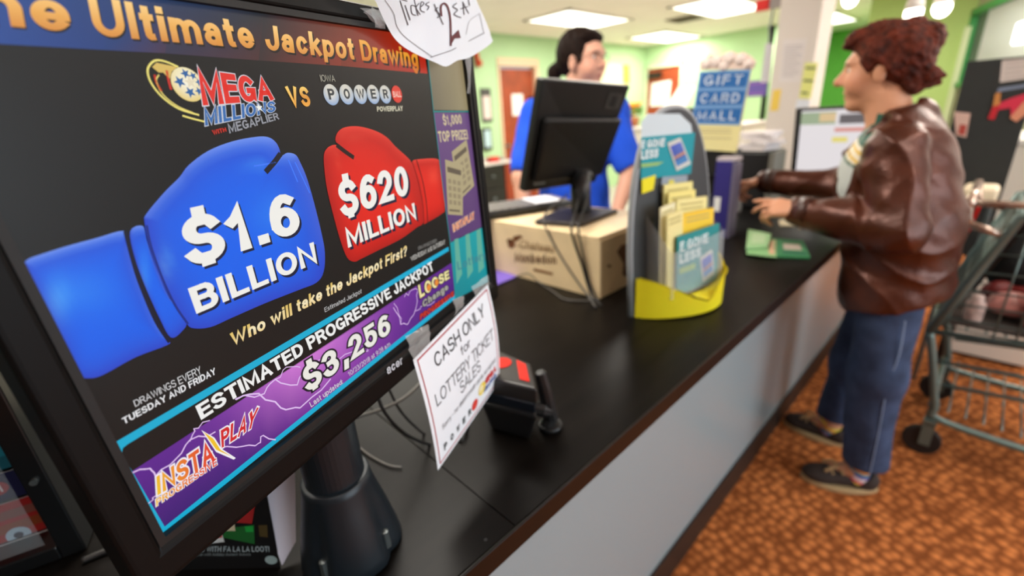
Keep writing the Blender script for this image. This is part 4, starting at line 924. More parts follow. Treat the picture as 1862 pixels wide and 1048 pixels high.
MB().box(da+dd*DWd/2+dz*DH_/2+dnn*.006, (DWd-.035, .002, DH_-.05), DR).build('front_window', mat('clear_acrylic', (235, 240, 242), .03, alpha=.06, spec=.3), dsp)
MB().cyl(da+dd*(-.006)+dz*.12+dnn*.0125, da+dd*(-.006)+dz*.12+dnn*.0165, .004, n=14).build('case_screw', m_steel, dsp)
def dst(px, py, o=-.03):
    p = at_plane(px, py, da+dnn*o, dnn)-da; return p@dd, p@dz
tA, tB, tC, tD = [dst(*p)[1] for p in ((42, 848), (62, 897), (88, 956), (118, 985))]
def tick(name, label, t0, t1, o, paint):
    m_ = MB(); Q = lambda u, v, e=0: da+dnn*(o+e)+dd*(.235-.215*u)+dz*(t0+(t1-t0)*v)
    m_.col = lin((220, 220, 220)); m_.slab([Q(0, 0), Q(1, 0), Q(1, 1), Q(0, 1)], -dnn*.0008); paint(m_, Q)
    return tag(m_.build(name, m_print, fix=False), label, 'lottery ticket', 'scratch tickets in the case')
def pf(m_, Q, u0, u1, v0, v1, c, e=.0004): m_.poly([Q(u0, v0, e), Q(u1, v0, e), Q(u1, v1, e), Q(u0, v1, e)], None, [lin(c)]*4)
def p_teal(m_, Q): pf(m_, Q, 0, 1, 0, 1, (24, 110, 126)); pf(m_, Q, 0, 1, .0, .09, (20, 80, 92), .0006); pf(m_, Q, .55, .80, .10, .16, (160, 90, 100), .0008)
def p_navy(m_, Q):
    pf(m_, Q, 0, 1, 0, 1, (20, 20, 54)); c = Q(.84, .5, .0008); m_.add([c]+[c+(dd*math.cos(a)+dz*.8*math.sin(a))*.013 for a in np.linspace(0, 2*math.pi, 20, endpoint=False)], [(0, 1+i, 1+(i+1) % 20) for i in range(20)], None, [lin((140, 34, 40))]*21)
    text(m_, '$1', [Q(.81, .35, .0012), Q(.875, .35, .0012), Q(.875, .7, .0012), Q(.81, .7, .0012)], .2, (200, 190, 190))
def p_red(m_, Q):
    pf(m_, Q, 0, 1, 0, 1, (138, 24, 20)); pf(m_, Q, .72, .98, .62, .82, (112, 60, 50), .0006); pf(m_, Q, .70, .97, .30, .52, (120, 52, 20), .0006); text(m_, 'FA LA', [Q(.1, .5, .0008), Q(.68, .5, .0008), Q(.68, .9, .0008), Q(.1, .9, .0008)], .2, (196, 190, 190))
    for u, v, r in ((.60, .24, .018), (.60, .02, .022), (.84, .14, .012)):
        c = Q(u, v+.05, .001); m_.add([c]+[c+(dd*math.cos(a)+dz*math.sin(a))*r for a in np.linspace(0, 2*math.pi, 20, endpoint=False)], [(0, 1+i, 1+(i+1) % 20) for i in range(20)], None, [lin((150, 170, 184))]*21)
        m_.add([c+dnn*.0002]+[c+dnn*.0002+(dd*math.cos(a)+dz*math.sin(a))*r*.4 for a in np.linspace(0, 2*math.pi, 12, endpoint=False)], [(0, 1+i, 1+(i+1) % 12) for i in range(12)], None, [lin((40, 44, 60))]*13)
def p_white(m_, Q):
    pf(m_, Q, 0, 1, 0, 1, (176, 184, 184)); rr = random.Random(3)
    text(m_, 'WINNING NUMBERS', [Q(.1, .74, .0008), Q(.8, .74, .0008), Q(.8, .88, .0008), Q(.1, .88, .0008)], .2, (176, 80, 66))
    for k in range(26): u = .05+.035*k; h = rr.uniform(.15, .6); pf(m_, Q, u, u+.022, .06, .06+h*.8, (112, 122, 124), .0006)
tick('scratch_ticket', 'teal scratch ticket at the top of the black case', tA-.004, .315, -.045, p_teal); tick('scratch_ticket', 'navy scratch ticket with a red one dollar badge', tB-.003, tA-.006, -.04, p_navy)
tick('scratch_ticket', 'red snowman scratch ticket in the black case', tC-.014, tB-.005, -.036, p_red); tick('scratch_ticket', 'white scratch ticket with grey bars at the case bottom', .0205, tC-.016, -.03, p_white)
cable('cable', 'black cable lying on the counter left of the monitor foot', [at_z(150, 1020, CT+.004), at_z(200, 1000, CT+.004), at_z(260, 985, CT+.004), at_z(330, 975, CT+.004)], .004, MATS['black_cable'])
# ---- purple folder
o = MB(); o.col = (1, 1, 1); o.slab([at_z(892, 524, CT+.0005), at_z(941, 504, CT+.0005), at_z(893, 487, CT+.0005), at_z(835, 502, CT+.0005)], A3(0, 0, .003)); tag(o.build('folder', mat('purple_card', (112, 88, 186), .5)), 'flat purple folder lying on the counter by the wooden crate', 'folder')
# ---- wooden wine crate
m_wood = mat('pale_pine', (240, 214, 168), .55, noise=.10, nscale=9); m_wood2 = mat('pale_pine_end', (222, 192, 142), .6, noise=.12, nscale=9)
CX0, CX1, CY0, CY1, CZ = -1.215, -.69, .972, 1.305, 1.095
cr = thing('wine_crate', 'pale pine wine crate with brown brand print', 'crate', ((CX0+CX1)/2, (CY0+CY1)/2, CT))
b = MB(); b.col = lin((226, 194, 146)); 
MB().bx(CX0, CX1, CY0, CY0+.010, CT, CZ-.009).build('front_board', m_wood, cr, bevel=.001)
MB().bx(CX0, CX1, CY1-.010, CY1, CT, CZ-.009).build('back_board', m_wood, cr, bevel=.001)
MB().bx(CX1-.012, CX1-.001, CY0+.0102, CY1-.0102, CT, CZ-.009).build('end_board', m_wood2, cr, bevel=.001); MB().bx(CX0+.001, CX0+.012, CY0+.0102, CY1-.0102, CT, CZ-.009).build('end_board', m_wood2, cr, bevel=.001)
MB().bx(CX0, CX1-.006, CY0, CY1, CZ-.0088, CZ).build('lid', m_wood, cr, bevel=.0012)
b = MB(); FQ = lambda px, py: at_y(px, py, CY0-.0006); BR1 = (112, 70, 36)
def ftext(s, q, w_, c=BR1, **k): text(b, s, [FQ(*p) for p in q], w_, c, **k)
ftext('Chateau', [(945, 452), (1006, 460), (1005, 444), (943, 436)], .12, (150, 108, 66), italic=.3); ftext('Monbadon', [(936, 477), (1012, 481), (1011, 464), (936, 459)], .22, BR1, gap=.16)
b.poly([FQ(970, 488), FQ(1005, 496), FQ(1005, 501), FQ(970, 493)], None, [lin((136, 88, 50))]*4)
for px, py, rx, ry in ((930, 444, 7, 8), (938, 434, 6, 5), (926, 438, 5, 4), (944, 431, 6, 3)): b.poly([FQ(px+rx*math.cos(a), py+ry*math.sin(a)) for a in np.linspace(0, 6.28, 12, endpoint=False)], None, [lin((126, 78, 46))]*12)
b.poly([FQ(938, 446), FQ(1004, 455), FQ(1004, 456.5), FQ(938, 447.5)], None, [lin((160, 120, 80))]*4)
b.build('brand_print', m_print, cr, fix=False, label='dark brown branded lettering'); b = MB()
EXq = lambda px, py: at_x(px, py, CX1-.0004)
b.poly([EXq(*p) for p in ((1122, 458), (1130, 446), (1150, 440), (1150, 510), (1132, 500), (1134, 480))], None, [lin((110, 72, 40))]*6); b.poly([EXq(1108+4*math.cos(a), 484+3*math.sin(a)) for a in np.linspace(0, 6.28, 10, endpoint=False)], None, [lin((120, 80, 46))]*10)
b.build('end_print', m_print, cr, fix=False, label='dark brown brand mark')
# ---- clerk's monitor on the crate
pm = thing('computer_monitor', 'black computer monitor seen from behind on the wooden crate', 'monitor', (-.91, 1.15, CZ))
q = [at_y(953, 350, 1.0), at_y(1083, 331, 1.36), at_y(1147, 156, 1.36), at_y(988, 143, 1.0)]
MO, me_, mh_ = q[0], q[1]-q[0], q[3]-q[0]; mn_ = nrm(np.cross(me_, mh_)); mn_ = mn_ if mn_[0] > 0 else -mn_
MQ = lambda u, v, o=0.: MO*(1-u)*(1-v)+q[1]*u*(1-v)+q[2]*u*v+q[3]*(1-u)*v+mn_*o
def rslab(mb, u0, u1, v0, v1, o0, o1): mb.slab([MQ(u0, v0, o0), MQ(u1, v0, o0), MQ(u1, v1, o0), MQ(u0, v1, o0)], mn_*(o1-o0))
b = MB(); rslab(b, 0, 1, 0, 1, -.028, 0); b.build('casing', mat('charcoal_plastic', (30, 30, 29), .38), pm, bevel=.005, segs=3)
b = MB(); rslab(b, .05, .985, .10, .70, 0, .022); b.build('back_cover', mat('black_back_plastic', (15, 13, 12), .45), pm, bevel=.012, segs=3)
b = MB(); rslab(b, .04, .96, .04, .96, -.0295, -.028); b.build('screen', mat('dim_screen', (60, 90, 120), .2, emit=(120, 150, 180), estr=.6), pm)
b = MB(); rslab(b, .76, .94, .78, .92, 0, .0012); b.build('label_plate', mat('dull_grey_plate', (58, 56, 52), .4), pm); b = MB(); rslab(b, .80, .88, .80, .90, .0012, .002); b.build('lock_slot', m_black, pm)
b = MB(); rslab(b, .10, .24, .06, .14, .0, .0012); b.build('rating_sticker', mat('pale_grey_label', (150, 160, 168), .5), pm)
nk = MQ(.62, .10, .03)
MB().tube([A3(-.905, 1.17, CZ+.012), A3(-.908, 1.17, CZ+.07), (nk+A3(-.905, 1.17, CZ+.1))/2, nk], .032, 16, smooth=4).build('neck', m_black, pm, smooth=True)
MB().cyl(MQ(.54, .12, .025), MQ(.72, .12, .025), .026, n=20).build('hinge', m_black, pm)
bs = [at_z(972, 407, CZ+.004), at_z(1056, 412, CZ+.004), at_z(1124, 386, CZ+.004), at_z(1022, 381, CZ+.004)]
b = MB(); b.slab([p+A3(0, 0, -.0035) for p in bs], A3(0, 0, .014)); b.build('stand_base', mat('dark_base_plastic', (40, 34, 31), .55), pm, bevel=.005, segs=3)
def crate_cable(label, pts): return cable('cable', label, pts, .0030, MATS['black_cable'], None)
ncp = A3(-.89, 1.14, 1.17)
fz = lambda px, py: at_y(px, py, CY0-.008)
cable('cable', 'black cable hanging down crate front from monitor, leftmost one', [ncp+A3(-.03, -.02, .0), at_z(1000, 380, CZ+.05), fz(988, 400), fz(1000, 430), fz(1022, 470), fz(1050, 512), at_z(1073, 543, CT+.004), at_z(1080, 556, CT+.004)], .0026, m_cab)
cable('cable', 'thick black cable down the crate front, middle one', [ncp, at_z(1046, 385, CZ+.05), fz(1039, 415), fz(1044, 440), fz(1058, 480), fz(1068, 515), at_z(1078, 546, CT+.005), at_z(1084, 560, CT+.004)], .0036, MATS['black_cable'])
cable('cable', 'black cable down the crate front nearest the crate corner', [ncp+A3(.02, .02, 0), at_z(1062, 380, CZ+.05), fz(1052, 412), fz(1056, 440), fz(1064, 480), fz(1072, 515), at_z(1086, 547, CT+.005), at_z(1094, 556, CT+.004)], .003, MATS['black_cable'])
cable('cable', 'thin loop of cable lying on the counter before the crate', [at_z(935, 505, CT+.006), at_z(960, 498, CT+.03), at_z(978, 512, CT+.006), at_z(1005, 530, CT+.003), at_z(1030, 545, CT+.003), at_z(1080, 547, CT+.003)], .0018, m_cab)
# ---- keyboard
kd = nrm(A3(.35, .94, 0)); kx = np.cross(kd, A3(0, 0, 1)); KC = A3(-1.16, 1.085, CZ)
KR = np.stack([kd, kx, A3(0, 0, 1)], 1)
kb = thing('keyboard', 'grey-keyed black keyboard overhanging the crate edge', 'keyboard', KC)
MB().box(KC+A3(0, 0, .016), (.44, .16, .018), KR).build('keyboard_body', m_black, kb, bevel=.004)
m_key = mat('grey_key', (128, 124, 120), .5)
for r in range(5):
    for c in range(15): MB().box(KC+kd*(-.196+.028*c)+kx*(-.058+.029*r)+A3(0, 0, .0265), (.023, .024, .007), KR).build('key', m_key, kb)
for s_ in (-1, 1): MB().box(KC+kd*(.05*s_+.02)+kx*.05+A3(0, 0, .0035), (.03, .02, .007), KR).build('rubber_foot', m_black, kb)
o = MB(); o.col = lin((236, 236, 240)); zz = CZ+.0305
kb_n = KC+kd*.13+A3(0, 0, .031); o.box(kb_n, (.10, .13, .0012), KR); tag(o.build('note_sheet', m_print), 'white note sheet lying on the keyboard under the monitor', 'paper')
# ---- brochure holder
HO = A3(-.556, .926, CT); ha = nrm(A3(.17, .985, 0)); hup = nrm(A3(-.05, -.0, 1)); hn = nrm(np.cross(ha, hup)); HW, HH = .305, .485
HQ = lambda s, t, o=0.: HO+ha*s+hup*t+hn*o
bh = thing('brochure_holder', 'grey arched brochure holder with a bright yellow tray', 'brochure holder', HQ(HW/2, 0, .03))
n = 40; arch = [(0, 0), (HW, 0)]+[(HW/2+HW/2*np.sign(math.cos(a))*abs(math.cos(a))**(2/2.5), .14+(HH-.14)*math.sin(a)**(2/2.1)) for a in np.linspace(0, math.pi, n)]
b = MB(); b.slab([HQ(s, t, 0) for s, t in arch], -hn*.016); b.build('back_panel', mat('dark_grey_panel', (58, 60, 62), .45), bh, bevel=.002)
b = MB(); b.tube([HQ(s, t, -.008) for s, t in arch[1:]]+[HQ(0, 0, -.008)], .0085, 8); b.build('panel_rim', mat('silver_grey_rim', (150, 154, 156), .35), bh, smooth=True)
m_yel = mat('bright_yellow_plastic', (244, 226, 40), .35); m_yel.node_tree.nodes['Principled BSDF'].inputs['Subsurface Weight'].default_value = .1
D_ = .105
arc = lambda u: (HW*(.0+1.0*u)+.012*math.sin(math.pi*u), D_*math.sin(math.pi*min(1, u*1.0))**.62)
def hgt(u): return float(np.interp(u, [0, .15, .3, .42, .46, .52, .6, .75, .9, 1], [.104, .076, .046, .030, .034, .058, .078, .084, .080, .115]))
b = MB(); NU = 40
outer = [HQ(*arc(i/NU)[:1], 0, arc(i/NU)[1]) for i in range(NU+1)]
b.grid(lambda u, v: HQ(arc(u)[0], hgt(u)*v, arc(u)[1]+.004+.006*v), NU, 4); b.grid(lambda u, v: HQ(arc(u)[0]+.010, hgt(u), arc(u)[1]+.010)*(1-v)+HQ(.03+(HW-.06)*u, .046, .078*math.sin(math.pi*u)**.3)*v, NU, 4)
b.poly([HQ(arc(i/NU)[0], .003, arc(i/NU)[1]) for i in range(NU+1)])
b.build('tray', m_yel, bh, smooth=True, fix=True)
m_clear = mat('clear_pocket', (230, 234, 236), .05, alpha=.16, spec=.8)
b = MB(); z0, z1, d1 = .05, .215, .074
b.slab([HQ(.05, z0, d1), HQ(.25, z0, d1), HQ(.25, z1-.03, d1+.004), HQ(.05, z1-.05, d1+.004)], hn*.0015); b.slab([HQ(.05, z0, .002), HQ(.05, z0, d1), HQ(.05, z1-.05, d1), HQ(.05, z1+.03, .002)], -ha*.0015); b.slab([HQ(.25, z0, .002), HQ(.25, z0, d1), HQ(.25, z1-.03, d1), HQ(.25, z1+.03, .002)], ha*.0015)
b.build('pocket', m_clear, bh)
HP = lambda px, py, o=.0016: at_plane(px, py, HO+hn*o, hn)
def phone(mb, P4, off):
    P4 = [np.array(p) for p in P4]; l = lambda u, v: P4[0]*(1-u)*(1-v)+P4[1]*u*(1-v)+P4[2]*u*v+P4[3]*(1-u)*v
    mb.poly([l(0, 0)+off, l(1, 0)+off, l(1, 1)+off, l(0, 1)+off], None, [lin((206, 206, 200))]*4)
    mb.poly([l(.1, .14)+off*1.5, l(.9, .14)+off*1.5, l(.9, .86)+off*1.5, l(.1, .86)+off*1.5], None, [lin((60, 90, 150)), lin((60, 90, 160)), lin((90, 110, 200)), lin((70, 90, 190))])
    mb.poly([l(.1, .14)+off*2, l(.9, .14)+off*2, l(.9, .36)+off*2, l(.1, .32)+off*2], None, [lin((70, 130, 190))]*4); mb.poly([l(.1, .40)+off*2, l(.9, .42)+off*2, l(.9, .52)+off*2, l(.1, .48)+off*2], None, [lin((190, 140, 110))]*4)
o = MB(); o.col = lin((206, 220, 226)); o.slab([HP(1166, 262), HP(1262, 262), HP(1256, 226), HP(1236, 207), HP(1178, 207), HP(1166, 222)], hn*.0005); tag(o.build('card', m_print), 'pale blank card at the top of the brochure holder', 'card')
o = MB(); o.col = lin((24, 150, 164)); o.slab([HP(1165, 327, .003), HP(1256, 316, .003), HP(1264, 241, .003), HP(1166, 250, .003)], hn*.0006)
text(o, 'E GONE', [HP(1166, 270, .0045), HP(1208, 266, .0045), HP(1210, 251, .0045), HP(1167, 256, .0045)], .26, (236, 244, 244)); text(o, 'LESS', [HP(1166, 290, .0045), HP(1196, 286, .0045), HP(1198, 270, .0045), HP(1166, 274, .0045)], .26, (236, 244, 244))
o.poly([HP(1166, 305, .0045), HP(1196, 301, .0045), HP(1208, 294, .0045), HP(1166, 298, .0045)], None, [lin((150, 190, 110))]*4)
phone(o, [HP(1230, 311, .0045), HP(1256, 298, .0045), HP(1237, 250, .0045), HP(1213, 260, .0045)], hn*.0006); tag(o.build('poster_card', m_print, fix=False), 'teal phone advert card on the upper panel of the holder', 'card')
o = MB(); o.col = lin((236, 224, 30)); o.slab([HP(1167, 353, .004), HP(1188, 345, .004), HP(1192, 318, .004), HP(1167, 326, .004)], hn*.0006); tag(o.build('price_tag', m_print), 'small yellow tag under the teal phone card', 'tag')
o = MB(); o.col = lin((150, 160, 172)); o.slab([HP(1200, 350, .004), HP(1248, 345, .004), HP(1250, 318, .004), HP(1204, 322, .004)], hn*.0006); o.poly([HP(1216, 328, .0055), HP(1226, 327, .0055), HP(1226, 336, .0055), HP(1216, 337, .0055)], None, [lin((220, 210, 90))]*4); tag(o.build('card', m_print, fix=False), 'grey card partly hidden by the yellow booklets', 'card')
def booklet(tl, tr, o_, c, label, cat='booklet', grp='booklets in the clear pocket', draw=None, zb=.052):
    m_ = MB(); TLq, TRq = HP(*tl, o_), HP(*tr, o_); s0 = (TLq-HO)@ha; s1 = (TRq-HO)@ha; t0 = (TLq-HO)@hup; t1 = (TRq-HO)@hup
    Q = lambda u, v, e=0: HQ(s0+(s1-s0)*u, zb+((t0+(t1-t0)*u)-zb)*v, o_+e)
    m_.col = lin(c); m_.slab([Q(0, 0), Q(1, 0), Q(1, 1), Q(0, 1)], hn*.005)
    if draw: draw(m_, lambda u, v, e=.0056: Q(u, v, e))
    else:
        for v in (.93, .88): m_.poly([Q(.1, v, .0056), Q(.85, v, .0056), Q(.85, v+.02, .0056), Q(.1, v+.02, .0056)], None, [lin((190, 176, 110))]*4)
    return tag(m_.build('booklet', m_print, fix=False), label, cat, grp)
booklet((1206, 335), (1258, 328), .010, (236, 226, 150), 'cream-yellow booklet standing highest in the clear pocket')
booklet((1214, 350), (1263, 343), .019, (240, 226, 140), 'cream-yellow booklet second from the back of the pocket')
booklet((1229, 362), (1284, 355), .030, (240, 230, 160), 'cream booklet with white top edge mid pocket')
booklet((1200, 378), (1226, 366), .036, (238, 230, 190), 'narrow white-topped booklet at the pocket side')
booklet((1240, 388), (1296, 376), .046, (246, 206, 60), 'deep yellow booklet just behind the teal phone leaflet')
booklet((1212, 392), (1240, 380), .054, (240, 228, 160), 'narrow pale booklet left of the deep yellow one')
def d_leaf(m_, Q):
    text(m_, 'E GONE', [Q(.05, .74), Q(.72, .74), Q(.72, .90), Q(.05, .90)], .26, (226, 238, 238)); text(m_, 'LESS', [Q(.05, .54), Q(.55, .54), Q(.55, .70), Q(.05, .70)], .26, (226, 238, 238)); phone(m_, [Q(.62, .06), Q(.92, .14), Q(.82, .60), Q(.52, .52)], hn*.0006)
    m_.poly([Q(.05, .36), Q(.42, .36), Q(.42, .46), Q(.05, .46)], None, [lin((140, 180, 110))]*4)
booklet((1230, 430), (1306, 404), .064, (40, 140, 142), 'teal phone leaflet at the front of the holder pocket', 'leaflet', 'booklets in the clear pocket', d_leaf)
# ---- gift card sign on a black rack
GY = 1.85; gq = lambda px, py, o=0.: at_y(px, py, GY-o)
gs = thing('gift_card_sign', 'blue and cream gift card mall sign with fluffy crown', 'sign', at_y(1297, 276, GY)+A3(0, 0, -.3))
gs.location[2] = CT; ORG[gs.name] = np.array(gs.location)
o = MB(); o.col = lin((232, 222, 160)); o.slab([gq(1253, 270), gq(1338, 277), gq(1366, 126), gq(1272, 130)], A3(0, .008, 0))
o.poly([gq(1257, 226, .0008), gq(1345, 228, .0008), gq(1366, 126, .0008), gq(1272, 130, .0008)], None, [lin((116, 158, 206))]*4)
rows = [((1271, 160), (1356, 158), (1362, 131), (1277, 133)), ((1265, 192), (1350, 190), (1356, 165), (1270, 166)), ((1260, 222), (1344, 223), (1349, 197), (1264, 198))]
for rq, s in zip(rows, ('GIFT', 'CARD', 'MALL')):
    o.poly([gq(*p, .0012) for p in rq], None, [lin((40, 102, 170))]*4); l = lambda u, v: gq(*lerp(lerp(rq[0], rq[1], u), lerp(rq[3], rq[2], u), v), .0018)
    text(o, s, [l(.08, .17), l(.90, .17), l(.90, .83), l(.08, .83)], .17, (214, 226, 238), gap=.36)
for py in (234, 240, 250): o.poly([gq(1264, py+1.5, .0012), gq(1330, py+3, .0012), gq(1330, py+1, .0012), gq(1264, py-.5, .0012)], None, [lin((196, 184, 140))]*4)
o.build('sign_board', m_print, gs, fix=False)
o = MB(); o.col = lin((238, 214, 200)); top_ = [(1271, 128), (1272, 112), (1284, 104), (1292, 98), (1303, 103), (1314, 98), (1328, 92), (1342, 98), (1350, 94), (1364, 102), (1374, 112), (1368, 126)]
o.slab([gq(*p) for p in top_], A3(0, .012, 0)); tc2 = [((1285, 116), 9), ((1303, 112), 10), ((1325, 106), 10), ((1346, 108), 9), ((1360, 116), 7), ((1316, 120), 8)]
o.build('crown_shape', m_print, gs, bevel=.002); o = MB(); o.col = (1, 1, 1)
for (px, py), r in tc2:
    c = gq(px, py); o.ball(c, (r*.0023, .010, r*.0021), 14)
o.build('crown_puff', mat('puffy_peach_white', (240, 222, 212), .7, noise=.12, nscale=60), gs, smooth=True)
r0 = at_y(1262, 272, GY+.04); r1 = at_y(1338, 278, GY+.04)
MB().bx(r0[0], r1[0], GY+.012, GY+.10, CT, 1.235).build('rack', m_black, gs, bevel=.004)
for k in range(3): MB().bx(r0[0]+.005, r1[0]-.005, GY-.012, GY+.012, CT+.06+.08*k, CT+.064+.08*k).build('rack_shelf', m_blackm, gs)
p = at_z(1322, 434, CT)
gb = thing('gift_card_box', 'dark blue box with grey side by the customer hand', 'box', p); w0 = at_y(1299, 330, p[1])[0]; w1 = at_y(1336, 330, p[1])[0]; zt = at_y(1320, 293, p[1])[2]
MB().bx(w0, w1-.014, p[1], p[1]+.06, CT, zt).build('box_body', mat('navy_card', (46, 40, 120), .45), gb, bevel=.002); MB().bx(w1-.0138, w1, p[1], p[1]+.06, CT, zt-.008).build('box_side', mat('grey_violet_card', (104, 98, 122), .4), gb, bevel=.002)
MB().bx(w0+.006, w0+.03, p[1]-.0012, p[1], CT+.10, CT+.155).build('white_label', m_paper, gb); MB().bx(w0+.002, w1-.002, p[1]+.002, p[1]+.058, zt, zt+.012).build('box_lid', mat('pale_lid', (190, 180, 186), .5), gb)
# ---- register screen facing the customer, printer
RY = 2.5; rq = lambda px, py, o=0.: at_y(px, py, RY-o)
rm = thing('register_screen', 'black-edged register monitor with a pale lit screen', 'monitor', (-.56, RY+.06, CT))
c0, c1 = rq(1444, 198), rq(1437, 312); x0, x1, z0, z1 = -.70, -.40, 1.06, 1.362
b = MB(); b.slab([A3(x0+.018, RY, z0), A3(x1, RY, z0), A3(x1, RY, z1), A3(x0, RY, z1)], A3(0, .05, 0)); b.build('casing', m_black, rm, bevel=.006)
m_pscreen = attr_mat('pale_lit_screen', .25, .4, emit=True, strength=.95)
b = MB(); F_ = lambda u, v, e=.001: A3(x0+.028+(x1-.012-x0-.028)*u+.012*(1-v), RY-e, z0+.015+(z1-.013-z0-.015)*v)
def fq(u0, u1, v0, v1, c, e=.001): b.poly([F_(u0, v0, e), F_(u1, v0, e), F_(u1, v1, e), F_(u0, v1, e)], None, [lin(c)]*4)
fq(0, 1, 0, 1, (232, 226, 228)); fq(0, .52, .78, .97, (160, 176, 146), .0016); fq(.28, .52, .82, .95, (222, 194, 150), .002); fq(.57, 1, .78, .92, (108, 102, 104), .0016); fq(.52, 1, .66, .72, (220, 150, 140), .0016); fq(.5, .72, .5, .58, (232, 218, 120), .0016)
b.build('screen', m_pscreen, rm, fix=False)
MB().cyl((-.56, RY+.07, CT+.01), (-.56, RY+.07, 1.15), .022).build('stand_post', m_black, rm); MB().lathe((-.56, RY+.07, CT), [(.09, 0), (.09, .008), (.03, .016)], 24).build('stand_base', m_black, rm, smooth=False)
pr = thing('receipt_printer', 'squat black printer with paper pile beside the register monitor', 'printer', (-.82, 2.42, CT))
MB().bx(-.925, -.735, 2.34, 2.56, CT, 1.185).build('printer_body', m_black, pr, bevel=.012, segs=3); MB().bx(-.734, -.712, 2.34, 2.5, CT, 1.18).build('side_panel', mat('grey_side', (120, 118, 108), .5), pr)
rr = random.Random(4)
for k in range(7):
    b = MB(); b.col = lin((236, 228, 226)); a = rr.uniform(-.3, .3); Rz = np.array([[math.cos(a), -math.sin(a), 0], [math.sin(a), math.cos(a), 0], [0, 0, 1]])
    b.box((-.80+rr.uniform(-.02, .03), 2.43, 1.1862+.006+.012*k), (.13, .16, .010), Rz); tag(b.build('paper_pad', m_print), 'loose white paper pad piled on the black printer', 'paper', 'paper pads on the printer')
tag(MB().bx(-.945, -.90, 2.05, 2.2, CT, CT+.03).bx(-.945, -.80, 2.2, 2.26, CT, CT+.05).build('card_reader', mat('mid_grey_plastic', (136, 132, 126), .5), bevel=.004), 'small grey card reader behind the far hand', 'card reader')
# ---- money and slips on the counter
mg = (70, 140, 84); m_n = MB()
def note(pts, z, c, label, th=.0022, deco=None, name='banknote', cat='money', grp='green notes on the counter'):
    o = MB(); o.col = lin(c); P = [at_z(px, py, z) for px, py in pts]; o.slab(P, A3(0, 0, th)); l = lambda u, v: P[0]*(1-u)*(1-v)+P[1]*u*(1-v)+P[2]*u*v+P[3]*(1-u)*v+A3(0, 0, th+.0006)
    if deco: deco(o, l)
    return tag(o.build(name, m_print, fix=False), label, cat, grp)
def deco1(o, l):
    for u0, u1, v0, v1, c in ((.02, .14, .1, .9, (214, 170, 130)), (.35, .85, .35, .7, (190, 176, 160)), (.3, .95, .1, .25, (40, 104, 78))): o.poly([l(u0, v0), l(u1, v0), l(u1, v1), l(u0, v1)], None, [lin(c)]*4)
note([(1402, 468), (1473, 471), (1460, 440), (1402, 436)], CT+.0004, (60, 132, 84), 'green printed note with peach band nearest the counter edge', .006, deco1)
note([(1357, 463), (1412, 469), (1408, 437), (1366, 430)], CT+.0070, (140, 190, 130), 'pale green note overlapping the printed green one', .003, lambda o, l: o.poly([l(.75, .1), l(.95, .1), l(.95, .9), l(.75, .9)], None, [lin((216, 176, 140))]*4))
note([(1356, 455), (1396, 452), (1402, 430), (1360, 421)], CT+.0115, (164, 208, 150), 'folded light green note on top of the pile', .010, lambda o, l: o.poly([l(.2, .2), l(.8, .2), l(.8, .8), l(.2, .8)], None, [lin((190, 220, 172))]*4))
note([(1418, 412), (1446, 412), (1440, 398), (1416, 402)], CT+.0004, (240, 226, 190), 'cream slip of paper under the customer near hand', .004, None, 'paper_slip', 'paper', 'cream slips by the hand'); note([(1452, 416), (1480, 418), (1474, 408), (1452, 408)], CT+.0004, (238, 214, 178), 'cream slip of paper under the customer sleeve', .004, None, 'paper_slip', 'paper', 'cream slips by the hand')
# ================================================================== SHOPPING CART (rear end towards the customer)
m_cart = mat('grey_green_cart_steel', (112, 134, 130), .35, .5); m_wire = mat('cart_wire', (120, 136, 130), .35, .6); m_chrome = mat('warm_chrome', (200, 178, 162), .25, .7)
YN, YR_ = 2.22, 2.72
ct = thing('shopping_cart', 'grey-green wire shopping cart behind the customer', 'shopping cart', (.4, 2.47, 0))
RB, RT = A3(-.046, 0, .535), A3(.09, 0, .99)      # foot and head of the slanted rear gate
at = lambda p, y: A3(p[0], y, p[2])
XF = .93
f = MB()
for y in (YN, YR_):
    f.tube([at(RB, y), at(RB*.5+RT*.5, y), at(RT, y), A3(RT[0]+.05, y, 1.005), A3(XF, y, 1.02)], .0165, 10)
    f.tube([A3(-.046, y, .535), A3(-.01, y, .40), A3(.03, y, .23), A3(.06, y, .17), A3(.45, y, .15), A3(.84, y, .13)], .014, 10, smooth=4)
    f.tube([at(RB, y), A3(XF-.12, y, .60)], .010, 10); f.tube([A3(.006, y, .42), A3(.55, y, .46)], .008, 8); f.tube([A3(.03, y, .325), A3(.6, y, .385)], .008, 8)
    f.tube([A3(XF-.12, y, .60), A3(XF, y, 1.02)], .010, 10); f.tube([A3(.60, y, .16), A3(.62, y, .58)], .012, 10)
f.tube([A3(.02, YN, .22), A3(.02, YR_, .22)], .011, 10); f.tube([at(RB, YN), at(RB, YR_)], .010, 10); f.tube([at(RT, YN), at(RT, YR_)], .010, 10); f.tube([A3(XF, YN, 1.02), A3(XF, YR_, 1.02)], .010, 10); f.tube([A3(XF-.12, YN, .6), A3(XF-.12, YR_, .6)], .01, 10); f.tube([A3(.84, YN, .13), A3(.84, YR_, .13)], .012)
f.build('cart_frame', m_cart, ct, smooth=True)
h = MB(); h.tube([A3(.06, YN, .93), A3(-.02, YN, .955)], .0125, 10).tube([A3(-.02, YN, .955), A3(-.036, YN, .985), A3(-.038, YN, 1.03)], .0125, 10).tube([A3(-.038, YN-.012, 1.03), A3(-.038, YR_+.012, 1.03)], .0145, 12).tube([A3(.06, YR_, .93), A3(-.02, YR_, .955), A3(-.038, YR_, 1.03)], .0125, 10); h.build('push_handle', m_chrome, ct, smooth=True)
